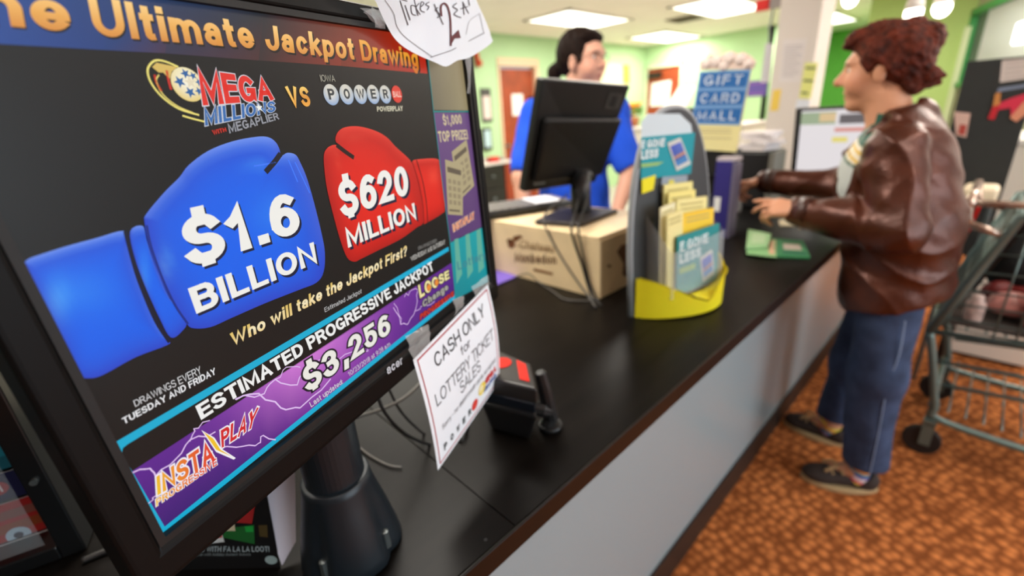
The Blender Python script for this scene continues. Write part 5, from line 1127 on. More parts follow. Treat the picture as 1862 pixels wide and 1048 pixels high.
h = MB(); h.tube([A3(-.038, YN, 1.030), A3(.20, YN, 1.034)], .0115, 10).tube([A3(.16, YN, 1.03), A3(.16, YR_, 1.03)], .0065, 8); h.build('seat_rail', m_chrome, ct, smooth=True)
def wires(name, segs, r=.0035):
    w_ = MB()
    for s in segs: w_.tube(s, r, 6)
    return w_.build(name, m_wire, ct, smooth=True)
gate = [[at(RB, y), at(RT, y)] for y in np.linspace(YN+.04, YR_-.04, 10)]
wires('rear_gate', gate+[[at(RB+(RT-RB)*t, YN), at(RB+(RT-RB)*t, YR_)] for t in (.2, .4, .6, .8)])
lx = lambda z: RB[0]+(RT[0]-RB[0])*(z-.535)/.455; rx = lambda z: XF-.12+.12*(z-.6)/.42
for y in (YN, YR_): wires('side_wall', [[A3(lx(z), y, z), A3(rx(max(z, .6)), y, z+.03)] for z in (.60, .66, .72, .79, .86, .93)]+[[A3(x, y, .555+.03*x), A3(x, y, .99)] for x in np.arange(.12, .88, .055)])
wires('basket_floor', [[A3(x, YN, .567), A3(x, YR_, .567)] for x in np.arange(0, .82, .05)]+[[A3(-.035, y, .566), A3(XF-.12, y, .566)] for y in np.linspace(YN, YR_, 8)]); wires('front_wall', [[A3(XF-.12, y, .6), A3(XF, y, 1.02)] for y in np.linspace(YN, YR_, 10)])
wires('lower_rack', [[A3(.02+.05*k, YN, .22-.004*k), A3(.02+.05*k, YR_, .22-.004*k)] for k in range(1, 14)])
sp = MB(); g_ = lambda t, y, o: RB*(1-t)+RT*t+A3(o, y-(RB*(1-t)+RT*t)[1], -.3*o)
for k in range(9): y = YN+.05+.05*k; sp.slab([g_(.42, y, .012), g_(.42, y+.035, .012), g_(.97, y+.035, .012), g_(.97, y, .012)], A3(.008, 0, -.0025))
sp.slab([g_(.40, YN+.03, .022), g_(.40, YR_-.03, .022), g_(.98, YR_-.03, .022), g_(.98, YN+.03, .022)], A3(.008, 0, -.0025)); sp.build('child_seat', mat('black_seat_plastic', (24, 26, 25), .4), ct)
fl = MB(); fl.slab([A3(-.02, YN+.12, 1.0), A3(-.02, YN+.24, 1.0), A3(-.03, YN+.24, .90), A3(-.03, YN+.12, .90)], A3(.012, 0, 0)); fl.build('red_flap', m_red, ct, bevel=.003)
for x, y in ((.03, YN), (.03, YR_), (.83, YN), (.83, YR_)):
    cs_ = MB(); cs_.bx(x-.018, x+.018, y-.022, y-.016, .05, .15).bx(x-.018, x+.018, y+.016, y+.022, .05, .15).bx(x-.02, x+.02, y-.022, y+.022, .145, .165).cyl((x, y, .16), (x, y, .2), .010); fk = cs_.build('caster', m_cart, ct)
    MB().cyl((x-.01, y-.013, .062), (x-.01, y+.013, .062), .062, n=28).build('wheel', mat('dark_rubber', (30, 29, 28), .6) if x < .1 and y < 2.3 else MATS['dark_rubber'], fk, bevel=.004)
# groceries in the cart
zb = .580
ctray = MB().bx(.0, .79, YN+.02, YR_-.02, .572, .579).build('flat_carton', mat('dark_cardboard', (58, 50, 44), .8, noise=.15)); tag(ctray, 'flattened dark carton lining the floor of the cart', 'box')
tag(MB().box((.24, 2.35, zb+.10), (.10, .06, .19), None).build('cereal_box', mat('red_carton', (196, 34, 36), .45, noise=.2, nscale=25), bevel=.002), 'upright red carton in the cart near the rear gate', 'box')
tag(MB().box((.36, 2.43, zb+.09), (.09, .15, .17), None).build('carton', mat('navy_carton', (30, 40, 92), .45, noise=.2, nscale=20), bevel=.002), 'navy blue carton in the cart behind the red one', 'box')
def sack(name, label, c, r, m_): 
    rs = random.Random(label); P = [ell(A3(*c)+A3(rs.uniform(-.02, .02), rs.uniform(-.02, .02), rs.uniform(-.01, .02)), (r*rs.uniform(.7, 1), r*rs.uniform(.7, 1), r*rs.uniform(.5, .8)), .03) for _ in range(5)]
    return tag(flesh(name, P, .008, m_, None, lambda X, Y, Z: .004*np.sin(70*X+2)*np.sin(80*Y)*np.sin(60*Z)), label, 'bag')
sack('grocery_bag', 'crumpled white and green grocery bag in the cart', (.56, 2.42, zb+.105), .11, mat('pale_green_film', (196, 214, 204), .25, noise=.15, nscale=14))
sack('snack_bag', 'pinkish snack bag lying near the cart rear', (.15, 2.40, zb+.05), .048, mat('pink_film', (216, 150, 140), .3, noise=.3, nscale=30))
tag(MB().lathe((.055, 2.30, zb), [(.026, 0), (.028, .01), (.028, .07), (.018, .085), (.018, .10)], 20).build('tub', mat('white_red_tub', (226, 190, 180), .4, noise=.5, nscale=40), smooth=True), 'small white and red tub by the cart corner post', 'tub')
tag(MB().box((.40, 2.262, zb+.050), (.12, .05, .10)).build('carton', mat('maroon_carton', (140, 40, 36), .45), bevel=.002), 'maroon carton against the near side of the cart', 'box')
tb = thing('tote_bag', 'large black tote bag filling the far side of cart', 'bag', (.33, 2.62, zb))
flesh('bag_body', [ell(A3(.15, 2.62, zb+.17), (.10, .075, .16), .05), ell(A3(.35, 2.62, zb+.19), (.14, .08, .18), .05), ell(A3(.55, 2.62, zb+.17), (.10, .075, .16), .05), plane_cut(A3(.35, 2.62, zb-.006), A3(0, 0, 1))], .009, mat('black_canvas', (30, 32, 31), .8, noise=.2, nscale=40), tb, lambda X, Y, Z: .004*np.sin(40*X)*np.sin(35*Z))
for y_ in (2.59, 2.65): MB().tube([A3(.25, y_, zb+.34), A3(.28, y_, zb+.44), A3(.42, y_, zb+.44), A3(.45, y_, zb+.34)], .008, 8, smooth=5).build('handle', MATS['black_canvas'], tb, smooth=True)
tag(flesh('produce_bag', [ell(A3(.11, 2.52, zb+.055), (.05, .035, .05), .03), ell(A3(.19, 2.50, zb+.055), (.05, .035, .05), .03)], .006, mat('dark_red_net', (120, 34, 30), .5, noise=.3, nscale=50), None, lambda X, Y, Z: .003*np.sin(90*X)*np.sin(80*Y)), 'dark red produce bag on the cart floor before the black tote', 'bag')
# ---- black display board, white cabinet, padded stool on the right
bd = thing('display_board', 'tall black display board behind the customer with pinned sheets', 'display board', (-.07, 3.15, 0))
bq = lambda px, py, o=0.: at_y(px, py, 3.1-o)
b = MB(); b.slab([A3(-.195, 3.1, .62), A3(.045, 3.1, .62), A3(.045, 3.1, 1.512), A3(-.195, 3.1, 1.512)], A3(0, .05, 0)); b.build('board_panel', mat('charcoal_board', (34, 36, 34), .6, noise=.1, nscale=30), bd, bevel=.003)
for x in (-.15, .0): MB().bx(x-.015, x+.015, 3.11, 3.14, 0, .619).build('leg', m_blackm, bd)
paper_on('pinned_sheet', 'white typed sheet pinned high on the black display board', 'sheet', [bq(1818, 150), bq(1876, 142), bq(1884, 104), bq(1822, 110)], (0, -1.5, 0), (206, 192, 184), 4, ink=(170, 156, 150))
o = MB(); 
def flyer(pts, c, e=.003): o.slab([bq(*p, e) for p in pts], A3(0, -.0012, 0)); 
o.col = lin((120, 130, 150)); flyer([(1812, 168), (1870, 158), (1872, 152), (1816, 160)], 0)
o.col = lin((206, 50, 74)); flyer([(1806, 192), (1840, 178), (1866, 170), (1868, 205), (1850, 220), (1838, 214), (1838, 196), (1815, 200)], 0, .004)
o.col = lin((190, 40, 50)); flyer([(1796, 216), (1806, 192), (1818, 192), (1808, 218)], 0, .005); o.col = lin((214, 140, 110)); flyer([(1836, 214), (1852, 196), (1866, 180), (1868, 206), (1848, 222)], 0, .006); o.col = lin((196, 130, 70)); flyer([(1805, 194), (1810, 170), (1820, 168), (1818, 190)], 0, .006)
tag(o.build('pink_flyer', m_print), 'red and pink cut-out flyer pinned below the typed sheet', 'flyer')
o = MB(); o.col = lin((206, 170, 156)); o.slab([bq(1738, 246, .006), bq(1757, 250, .006), bq(1765, 206, .006), bq(1735, 203, .006)], A3(0, -.001, 0)); o.poly([bq(1742, 244, .009), bq(1754, 246, .009), bq(1758, 228, .009), bq(1746, 226, .009)], None, [lin((170, 70, 60))]*4); tag(o.build('picture_card', m_print, fix=False), 'small pinkish picture card on the board by customer shoulder', 'card')
wc = thing('white_cabinet', 'plain white cabinet standing behind the cart', 'cabinet', (.165, 3.6, 0))
MB().bx(.0, .33, 3.30, 3.9, .02, 1.13).build('cabinet_body', mat('cream_white_panel', (232, 222, 206), .5), wc, bevel=.004); MB().bx(-.01, .34, 3.29, 3.91, 1.13, 1.155).build('cabinet_top', mat('cream_top', (236, 230, 220), .5), wc, bevel=.003); MB().bx(.02, .31, 3.32, 3.88, 0, .02).build('plinth', m_black, wc)
st = thing('padded_stool', 'cream padded stool between the customer and cart', 'stool', (-.03, 2.92, 0))
MB().bx(-.085, .032, 2.86, 3.0, .925, .99).build('seat_pad', mat('cream_vinyl', (240, 222, 190), .4), st, bevel=.02, segs=4)
for x in (-.07, .018):
    for y in (2.875, 2.985): MB().cyl((x, y, 0), (x, y, .925), .009).build('leg', m_steel, st)
# ================================================================== BACK OFFICE
m_dark = mat('black_drawer', (26, 24, 24), .4); m_redwood = mat('reddish_desk_wood', (150, 56, 26), .45, noise=.2, nscale=8)
dk = thing('office_desk', 'dark drawer desk with white top by the red-brown door', 'desk', (-4.45, 3.9, 0))
DX = -4.3; p0, p1 = at_x(870, 292, DX), at_x(918, 292, DX); dy0, dy1, dzt = 3.2, p1[1], .90
MB().bx(-4.95, DX+.02, dy0, dy1+.12, dzt-.03, dzt).build('desk_top', m_white, dk, bevel=.003); MB().bx(-4.9, DX-.02, dy0, dy1, 0, dzt-.03).build('desk_body', m_dark, dk); MB().bx(-4.9, DX, dy1+.0005, dy1+.09, 0, dzt-.03).build('end_panel', m_redwood, dk)
for k in range(3):
    d_ = MB().bx(DX-.0195, DX, dy1-.42, dy1-.02, .06+.27*k, .31+.27*k).build('drawer', m_dark, dk, bevel=.003); MB().ball((DX+.012, dy1-.22, .19+.27*k), .02, 12).build('drawer_knob', m_steel, d_, smooth=True)
rr = random.Random(9)
def pile(n, x, y, z, w_, d_, c, name, label, grp):
    for k in range(n):
        o = MB(); o.col = lin(c); a = rr.uniform(-.3, .3); Rz = np.array([[math.cos(a), -math.sin(a), 0], [math.sin(a), math.cos(a), 0], [0, 0, 1]]); o.box((x+rr.uniform(-.03, .03), y+rr.uniform(-.03, .03), z+.008+.0125*k), (w_, d_, .012), Rz); tag(o.build(name, m_print), label, 'paper', grp)
pile(4, -4.5, dy1-.38, dzt, .3, .24, (240, 228, 224), 'paper_stack', 'white papers piled on the office desk', 'papers on the desk'); pile(3, -4.5, dy1-.01, dzt, .26, .16, (166, 158, 156), 'grey_file', 'grey file lying at the end of the desk', 'files on the desk')
p = at_x(881, 283, -4.45); tag(MB().box((-4.36, p[1]+.06, dzt+.03), (.09, .12, .06)).build('red_box', m_red, bevel=.004), 'small red box on the office desk', 'box')
# cabinet behind the clerk with flowers and a copier
KY = 4.4; kp = at_y(1150, 232, KY); kz = kp[2]
kc = thing('low_cabinet', 'low white office cabinet behind the clerk', 'cabinet', (-2.2, KY+.3, 0)); MB().bx(-2.75, -1.62, KY, KY+.55, 0, kz-.02).build('cabinet_body', mat('pale_cabinet', (214, 206, 190), .5), kc, bevel=.004); MB().bx(-2.77, -1.60, KY-.02, KY+.57, kz-.02, kz).build('cabinet_top', m_white, kc, bevel=.003)
fpx = at_y(1152, 200, KY+.15)
fw = thing('flower_arrangement', 'orange and yellow flowers in a brown pot behind the monitor', 'flowers', (fpx[0], fpx[1], kz))
MB().lathe((fpx[0], fpx[1], kz), [(.05, 0), (.06, .05), (.065, .1), (.05, .1)], 20).build('pot', mat('brown_pot', (150, 86, 40), .5), fw, smooth=True)
cols = [(244, 176, 40), (236, 130, 30), (232, 196, 60), (214, 90, 40)]; ms = [mat('petal_'+n_, c, .6) for n_, c in zip(('gold', 'orange', 'yellow', 'rust'), cols)]
for k in range(14):
    a = rr.uniform(0, 6.28); r = rr.uniform(.01, .085); c = A3(fpx[0]+r*math.cos(a), fpx[1]+r*math.sin(a), kz+.13+rr.uniform(0, .11))
    b = MB(); [b.ball(c+.022*A3(math.cos(t), math.sin(t), .2), (.02, .02, .012), 8) for t in np.linspace(0, 6.28, 6)[:5]]; b.ball(c, .014, 8); b.tube([A3(fpx[0], fpx[1], kz+.09), c], .003, 5); b.build('flower', ms[k % 4], fw, smooth=True)
for k in range(8): a = k*.8; c = A3(fpx[0]+.07*math.cos(a), fpx[1]+.07*math.sin(a), kz+.15+.02*(k % 3)); MB().ball(c, (.035, .012, .03), 8).build('leaf', mat('leaf_green', (90, 130, 50), .6) if k == 0 else MATS['leaf_green'], fw, smooth=True)
pile(4, at_y(1153, 280, KY)[0]+.27, KY+.12, kz, .14, .16, (232, 226, 220), 'paper_stack', 'white papers stacked beside the flower pot', 'papers behind the clerk')
c0 = at_y(1255, 215, KY+.1)
cp = thing('copier', 'black copier with raised white lid behind the brochure holder', 'copier', (c0[0]-.05, KY+.28, kz))
cz = at_y(1250, 196, KY+.1)[2]
MB().bx(c0[0]-.14, c0[0]+.14, KY+.06, KY+.46, kz, cz).build('copier_body', m_black, cp, bevel=.01); l0, l1, l2, l3 = at_y(1212, 196, KY+.1), at_y(1246, 196, KY+.12), at_y(1262, 162, KY+.25), at_y(1232, 163, KY+.25)
b = MB(); b.slab([l0+A3(0, 0, .004), l1+A3(0, 0, .004), l2, l3], A3(0, .03, .03)); b.build('copier_lid', mat('white_lid', (232, 222, 212), .5), cp, bevel=.006)
# posters on the back walls
wq = lambda px, py: at_y(px, py, YB-.006)
paper_on('wall_poster', 'purple poster on the back wall left of the white pillar', 'poster', [wq(1356, 176), wq(1393, 174), wq(1396, 146), wq(1360, 148)], (0, -1, 0), (92, 74, 150), 2, ink=(150, 90, 170))
lq = lambda px, py: at_x(px, py, XL+.006)
paper_on('cream_board', 'cream board put for a bright opening in the wall beyond the clerk face', 'notice board', [lq(1092, 158), lq(1144, 152), lq(1143, 119), lq(1098, 112)], (1, 0, 0), (244, 232, 190), 0)  # cream colour stands for a bright opening in this wall
tag(MB().slab([lq(1133, 152)+A3(.01, 0, 0), lq(1144, 151)+A3(.01, 0, 0), lq(1143, 119)+A3(.01, 0, 0), lq(1132, 118)+A3(.01, 0, 0)], A3(.004, 0, 0)).build('yellow_strip', mat('ochre_strip', (226, 182, 70), .6)), 'ochre strip along the edge of the cream board', 'trim')
tag(MB().slab([at_y(1383, 150, py0+.02), at_y(1397, 150, py0+.02), at_y(1404, 80, py0+.02), at_y(1392, 78, py0+.02)], A3(-.0, .03, 0)).build('clipboard', mat('grey_white_board', (206, 202, 206), .5)), 'pale grey clipboard hanging on the pillar side', 'clipboard')
# ================================================================== PEOPLE
m_skin = attr_mat('skin', .5, .35); m_skin.node_tree.nodes['Principled BSDF'].inputs['Subsurface Weight'].default_value = .0
def skin_col(base, P, lipc, cheek):
    base = np.array(lin(base)); lips = P(.086, 0, -.0715); ch = [P(.062, .04, -.035), P(.062, -.04, -.035)]; no = P(.108, 0, -.032); lc = np.array(lin(lipc)); kc = np.array(lin(cheek))
    eb = [P(.088, .032, .018), P(.088, -.032, .018)]
    def f(p):
        p = np.array(p); a = math.exp(-(np.linalg.norm((p-lips)*A3(1, 1, 1.6))/.017)**4); b = sum(math.exp(-(np.linalg.norm(p-c)/.03)**2) for c in ch)*.6+.6*math.exp(-(np.linalg.norm(p-no)/.02)**2)
        e_ = max(math.exp(-(np.linalg.norm((p-c)*A3(1, 1, 2.6))/.017)**4) for c in eb)
        c = base*(1-min(b, .8))+kc*min(b, .8); c = c*(1-a)+lc*a
        return tuple(c*(1-.55*e_))
    return f
def eyes(P, F, U, par, iris=(60, 44, 34)):
    for d in (.031, -.031):
        c = P(.0735, d, .0)
        e_ = MB().ball(c, .0115, 14).build('eye', MATS.get('eye_white') or mat('eye_white', (226, 220, 212), .2), par, smooth=True)
        f = nrm(F)+A3(0, 0, -.25)
        MB().ball(c+nrm(f)*.0078, .0052, 12).build('iris', MATS.get('iris_'+str(iris[0])) or mat('iris_'+str(iris[0]), iris, .15), e_, smooth=True)
# ------------------------------------------------ customer: older woman in a brown leather jacket, side on, reaching over the counter
cu = thing('person', 'older woman in brown leather jacket and jeans reaching over the counter', 'person', (-.2, 1.93, 0))
HF, HU = nrm(A3(-1, -.10, -.06)), nrm(A3(-.06, 0, 1))
hp, HPc, HRc = head(A3(-.312, 1.92, 1.482), HF, 1.0, HU, nose=1.06)
ShN, ShF = A3(-.215, 1.75, 1.245), A3(-.245, 2.085, 1.255)
ElN, WrN = at_y(1632, 418, 1.665), at_y(1452, 383, 1.72)
ElF, WrF = at_y(1535, 340, 2.12), at_y(1388, 330, 2.08)
HipN, HipF = A3(-.155, 1.825, .80), A3(-.19, 2.0, .80)
KnN, AnN = at_y(1594, 680, 1.81), A3(-.125, 1.825, .085)
KnF, AnF = at_y(1552, 660, 2.03), A3(-.265, 2.065, .085)
bp = hp+[cone(A3(-.285, 1.92, 1.39), A3(-.255, 1.915, 1.27), .058, .062, .03), ell(A3(-.245, 1.915, 1.15), (.10, .15, .16), .04), ell(A3(-.20, 1.915, .98), (.12, .155, .16), .04), ell(A3(-.17, 1.915, .84), (.12, .16, .12), .04),
  cone(ShN, ElN, .050, .042, .03), cone(ElN, WrN, .042, .027, .02), cone(ShF, ElF, .050, .042, .03), cone(ElF, WrF, .042, .027, .02),
  cone(HipN, KnN, .082, .058, .03), cone(KnN, AnN, .056, .036, .02), cone(HipF, KnF, .082, .058, .03), cone(KnF, AnF, .056, .036, .02),
  cone(AnN, A3(-.22, 1.80, .04), .034, .026, .02), cone(AnF, A3(-.36, 2.075, .04), .034, .026, .02)]
bp += hand(WrN+A3(.010, 0, 0), A3(-1, .04, .04), A3(0, .55, -.8), -1, (.10, .30, .55, .75), .04, .96, .75)
bp += hand(WrF+A3(.010, 0, 0), A3(-1, -.05, -.22), A3(0, -.35, -1), 1, (.50, .70, .85, .95), .04, .96, .9)
flesh('body', bp, .0042, m_skin, cu, None, skin_col((212, 152, 118), HPc, (176, 84, 74), (214, 132, 104)))
eyes(HPc, HF, HU, cu)
hp += []
HE = lambda f, d, u, r, k=.02: ell(HPc(f, d, u), r, k, HRc)
hairn = lambda X, Y, Z: .0062*np.sin(58*X+1.2+9*Y)*np.sin(52*Z+.8+12*Y)+.0030*np.sin(120*X+3*np.sin(50*Z))*np.sin(110*Z+1+20*Y)+.0032*np.sin(230*(X+.4*Z)+3*np.sin(60*Z))*np.sin(170*Y+90*Z)
hair = [HE(-.030, 0, .044, (.106, .096, .082), .03), HE(-.060, 0, .005, (.062, .086, .080), .03), HE(-.080, 0, -.058, (.042, .056, .034), .02), cone(HPc(-.10, .03, -.04), HPc(-.150, .035, -.052), .024, .006, .02), cone(HPc(-.10, -.03, -.05), HPc(-.143, -.035, -.070), .022, .006, .02), cone(HPc(.06, .02, .085), HPc(.108, .035, .066), .020, .006, .02), HE(.034, 0, .088, (.058, .066, .030), .04),
        HE(.012, .078, .028, (.040, .016, .055), .02), HE(.012, -.078, .028, (.040, .016, .055), .02), cut(HE(.118, 0, -.022, (.062, .12, .088), .012)), cut(HE(.002, .092, -.030, (.024, .03, .032), .008)), cut(HE(.002, -.092, -.030, (.024, .03, .032), .008)),
        cut(HE(.03, 0, -.11, (.09, .12, .06), .01))]
m_hair = mat('auburn_hair', (88, 32, 13), .6, noise=.65, nscale=45, bump=.8, bscale=170, spec=.25)
flesh('hair', hair, .004, m_hair, cu, hairn)
m_leather = mat('brown_leather', (80, 38, 21), .36, metal=.40, spec=.5, noise=.30, nscale=10, bump=.15, bscale=70)
rid = lambda a: (1-np.abs(np.sin(a)))**2
fold = lambda X, Y, Z: (.0025+.0065/(1+np.exp((Y-1.80)*60)))*(.35-rid(17*(.55*X+Z)+2.2*np.sin(9*X+5*Y)+1.5*np.sin(14*Z)))+.003*(.3-rid(22*(X-.3*Z)+2.5*np.sin(7*Z+4*Y)))+.0012*np.sin(80*Z+30*X+40*Y)
jk = [ell(A3(-.228, 1.915, 1.14), (.152, .195, .185), .05), ell(A3(-.174, 1.910, .98), (.158, .205, .20), .05), ell(A3(-.160, 1.908, .80), (.153, .208, .19), .05), cone(ShN+A3(-.005, .03, .0), ShF+A3(-.005, -.03, .0), .066, .066, .04),
      ell(A3(-.165, 1.915, 1.16), (.08, .14, .12), .05), ell(A3(-.215, 1.915, 1.27), (.085, .14, .10), .04), cone(A3(-.222, 1.915, 1.368), A3(-.262, 1.845, 1.318), .017, .019, .015), cone(A3(-.262, 1.845, 1.318), A3(-.315, 1.80, 1.215), .019, .014, .015), cone(A3(-.222, 1.915, 1.368), A3(-.27, 1.985, 1.325), .017, .019, .015), cone(A3(-.27, 1.985, 1.325), A3(-.37, 1.95, 1.22), .019, .014, .015), cone(A3(-.235, 1.84, 1.318), A3(-.20, 1.92, 1.335), .040, .038, .03), cone(A3(-.20, 1.92, 1.335), A3(-.245, 2.0, 1.32), .038, .04, .03),
      cone(ShN+A3(0, -.01, 0), ElN, .080, .073, .022), cone(ElN, ElN+(WrN-ElN)*.55, .071, .060, .018), cone(ElN+(WrN-ElN)*.5, WrN+(ElN-WrN)*.02, .061, .047, .03),
      cone(ShF, ElF, .076, .066, .04), cone(ElF, WrF+(ElF-WrF)*.02, .064, .046, .03),
      plane_cut(A3(-.17, 1.9, .755), A3(-.30, 0, .95)),
      cut(cone(A3(-.285, 1.815, 1.325), A3(-.365, 1.775, 1.10), .030, .050, .012)), cut(cone(A3(-.33, 1.89, 1.33), A3(-.40, 1.83, 1.16), .03, .04, .01)),
      cut(cone(A3(-.29, 1.92, 1.42), A3(-.245, 1.917, 1.31), .064, .066, .008)), cut(ell(WrN+A3(-.030, 0, 0), (.030, .040, .036), .004)), cut(ell(WrF+A3(-.030, 0, -.008), (.030, .040, .034), .004))]
jo = flesh('leather_jacket', jk, .0055, m_leather, cu, fold)
for (w_, e_) in ((WrN, ElN), (WrF, ElF)):
    d_ = nrm(e_-w_); MB().cyl(w_+d_*.006, w_+d_*.042, .0475, .051, 28, caps=False).build('cuff', mat('dark_brown_cuff', (64, 32, 20), .4, spec=.5) if w_ is WrN else MATS['dark_brown_cuff'], cu, smooth=True, solid=.003)
def shirt_col(p):
    s = (p[2]-1.22)-.25*(p[1]-1.80)
    if -.012 < s < .03 and -.40 < p[0] < -.30: return lin((226, 214, 190)) if math.sin(p[2]*260+p[0]*150) > -.3 else lin((214, 172, 50))
    return lin((26, 84, 66)) if s > -.02 else lin((196, 200, 196))
flesh('t_shirt', [ell(A3(-.248, 1.912, 1.15), (.125, .165, .165), .04), ell(A3(-.205, 1.915, .99), (.13, .165, .16), .04), cone(A3(-.265, 1.92, 1.33), A3(-.245, 1.917, 1.28), .066, .08, .03), cut(cone(A3(-.30, 1.92, 1.42), A3(-.262, 1.918, 1.325), .06, .060, .006))], .0055, m_print, cu, lambda X, Y, Z: .003*np.sin(60*X+30*Z)*np.sin(40*Y+20*Z), shirt_col)
m_jean = mat('blue_denim', (58, 72, 100), .8, noise=.32, nscale=16, bump=.25, bscale=500, spec=.2)
jf = lambda X, Y, Z: .004*np.sin(18*Z+24*X)*np.sin(26*Y+6*Z)+.0022*(.3-(1-np.abs(np.sin(16*Z+14*X+2*np.sin(20*Y))))**2)
CuN, CuF = A3(-.112, 1.825, .14), A3(-.258, 2.06, .16)
jn = [ell(A3(-.165, 1.915, .86), (.12, .155, .12), .05), cone(HipN, KnN, .090, .078, .05), cone(KnN, CuN+A3(0, 0, -.04), .078, .070, .04), cone(HipF, KnF, .090, .074, .05), cone(KnF, CuF+A3(0, 0, -.04), .074, .064, .04), plane_cut(A3(-.15, 1.9, .134), A3(0, 0, 1)), plane_cut(A3(-.16, 1.9, .93), A3(0, 0, -1))]
flesh('jeans', jn, .0055, m_jean, cu, jf)
sm = MB(); sm.tube([lerp(HipN, KnN, .2)+A3(.055, -.085, 0), lerp(HipN, KnN, .6)+A3(.055, -.072, 0), KnN+A3(.04, -.068, 0), lerp(KnN, CuN, .5)+A3(.035, -.066, 0), CuN+A3(.028, -.064, -.02)], .0024, 6, smooth=4); sm.build('side_seam', mat('pale_denim_seam', (128, 146, 176), .8), cu)
STR = [(236, 220, 90), (220, 80, 110), (240, 232, 226), (120, 90, 170), (60, 150, 170), (236, 150, 60)]
for an, nm in ((AnN, 0), (AnF, 1)):
    flesh('striped_sock', [cone(an+A3(0, 0, -.03), an+A3(0, 0, .06), .040, .041, .01)], .004, m_print, cu, None, lambda p: lin(STR[int((p[2]+p[0]*.35)/.012) % 6]))
m_shoe = mat('dark_brown_suede', (52, 40, 34), .8, noise=.25, nscale=30); m_sole = mat('tan_rubber_sole', (186, 160, 116), .6); m_lace = mat('tan_lace', (190, 156, 110), .7)
for an, tq in ((AnN, nrm(A3(-.225, -.105, 0))), (AnF, nrm(A3(-.20, .01, 0)))):
    sd = np.cross(A3(0, 0, 1), tq); R_ = np.stack([tq, sd, A3(0, 0, 1)], 1); b0 = A3(an[0], an[1], 0)-tq*.005; SQ = lambda f, d, z: b0+tq*f+sd*d+A3(0, 0, z)
    so = flesh('shoe', [ell(SQ(-.025, 0, .046), (.046, .037, .046), .03, R_), ell(SQ(.06, 0, .043), (.085, .040, .034), .03, R_), ell(SQ(.125, 0, .036), (.055, .043, .026), .03, R_), cut(cone(SQ(-.012, 0, .16), SQ(-.008, 0, .072), .038, .034, .004)), plane_cut(SQ(0, 0, .018), A3(0, 0, 1))], .004, m_shoe, cu)
    n = 36; ol = [SQ(.055+.127*math.cos(a), (.047+.006*math.cos(a))*math.sin(a)*(1-.10*math.cos(2*a)), 0) for a in np.linspace(0, 2*math.pi, n, endpoint=False)]
    MB().slab([p+A3(0, 0, .001) for p in ol], A3(0, 0, .021)).build('sole', m_sole, so, bevel=.004)
    l_ = MB(); l_.tube([SQ(.055, -.03, .072), SQ(.06, 0, .082), SQ(.055, .03, .072)], .0045, 8, smooth=4).tube([SQ(.085, -.03, .064), SQ(.09, 0, .074), SQ(.085, .03, .064)], .0045, 8, smooth=4)
    l_.tube([SQ(.062, 0, .082), SQ(.085, -.022, .088), SQ(.11, -.028, .072)], .0055, 8, smooth=4).tube([SQ(.062, 0, .082), SQ(.088, .02, .088), SQ(.112, .024, .070)], .0055, 8, smooth=4); l_.build('lace', m_lace, so, smooth=True)
# ------------------------------------------------ clerk: blue polo, dark ponytail, glasses, behind the counter
CB = A3(-1.435, 1.80, 0)
cl = thing('person', 'clerk with dark ponytail, glasses and blue polo shirt behind the counter', 'person', CB)
Fb = nrm(A3(.62, -.785, 0)); Rb = nrm(A3(.785, .62, 0)); BQ = lambda r, f, z: CB+Rb*r+Fb*f+A3(0, 0, z)      # r = image right, f = towards the camera
KF = nrm(A3(.98, .03, -.10)); KU = nrm(A3(.05, 0, 1))
kp_, HPk, HRk = head(at_d(1060, 107, 2.3), KF, 1.04, KU)
RBm = np.stack([Rb, Fb, A3(0, 0, 1)], 1)
SL, SR = BQ(-.175, .0, 1.405), BQ(.175, .0, 1.41)
EL, WL = at_d(948, 322, 2.17), at_d(952, 372, 2.12); EL = EL*1.0; HLd = WL+A3(.0, -.02, -.13)
ER, WR = at_d(1142, 305, 2.22), at_d(1135, 352, 2.20)
ER = ER+A3(.01, 0, -.02); WR = A3(-1.165, 1.76, .960)
body = kp_+[cone(HPk(-.02, 0, -.08), BQ(0, -.01, 1.42), .056, .064, .03), ell(BQ(0, -.0, 1.28), (.155, .105, .17), .04, RBm), ell(BQ(0, 0, 1.05), (.14, .10, .17), .04, RBm), ell(BQ(0, 0, .90), (.16, .115, .13), .04, RBm),
  cone(SL, EL, .050, .042, .03), cone(EL, WL+A3(0, 0, -.10), .042, .027, .02), cone(SR, ER, .050, .042, .03), cone(ER, WR, .042, .027, .02)]
for s_ in (-1, 1): body += [cone(BQ(.085*s_, 0, .86), BQ(.09*s_, .01, .47), .085, .058, .04), cone(BQ(.09*s_, .01, .47), BQ(.09*s_, -.01, .08), .056, .036, .02), cone(BQ(.09*s_, 0, .05), BQ(.10*s_, .12, .03), .036, .028, .02)]
body += hand(WL+A3(0, 0, -.09), A3(.02, -.05, -1), A3(.7, .5, 0), 1, (.3, .34, .38, .42), .1, .95, .5)+hand(WR, A3(.85, -.45, -.03), A3(0, 0, -1), -1, (.05, .06, .07, .08), .12, .95, .2)
flesh('body', body, .0048, m_skin, cl, None, skin_col((222, 166, 140), HPk, (182, 96, 90), (224, 146, 124)))
eyes(HPk, KF, KU, cl, (50, 60, 60))
KE = lambda f, d, u, r, k=.02: ell(HPk(f, d, u), np.array(r)*1.04, k, HRk)
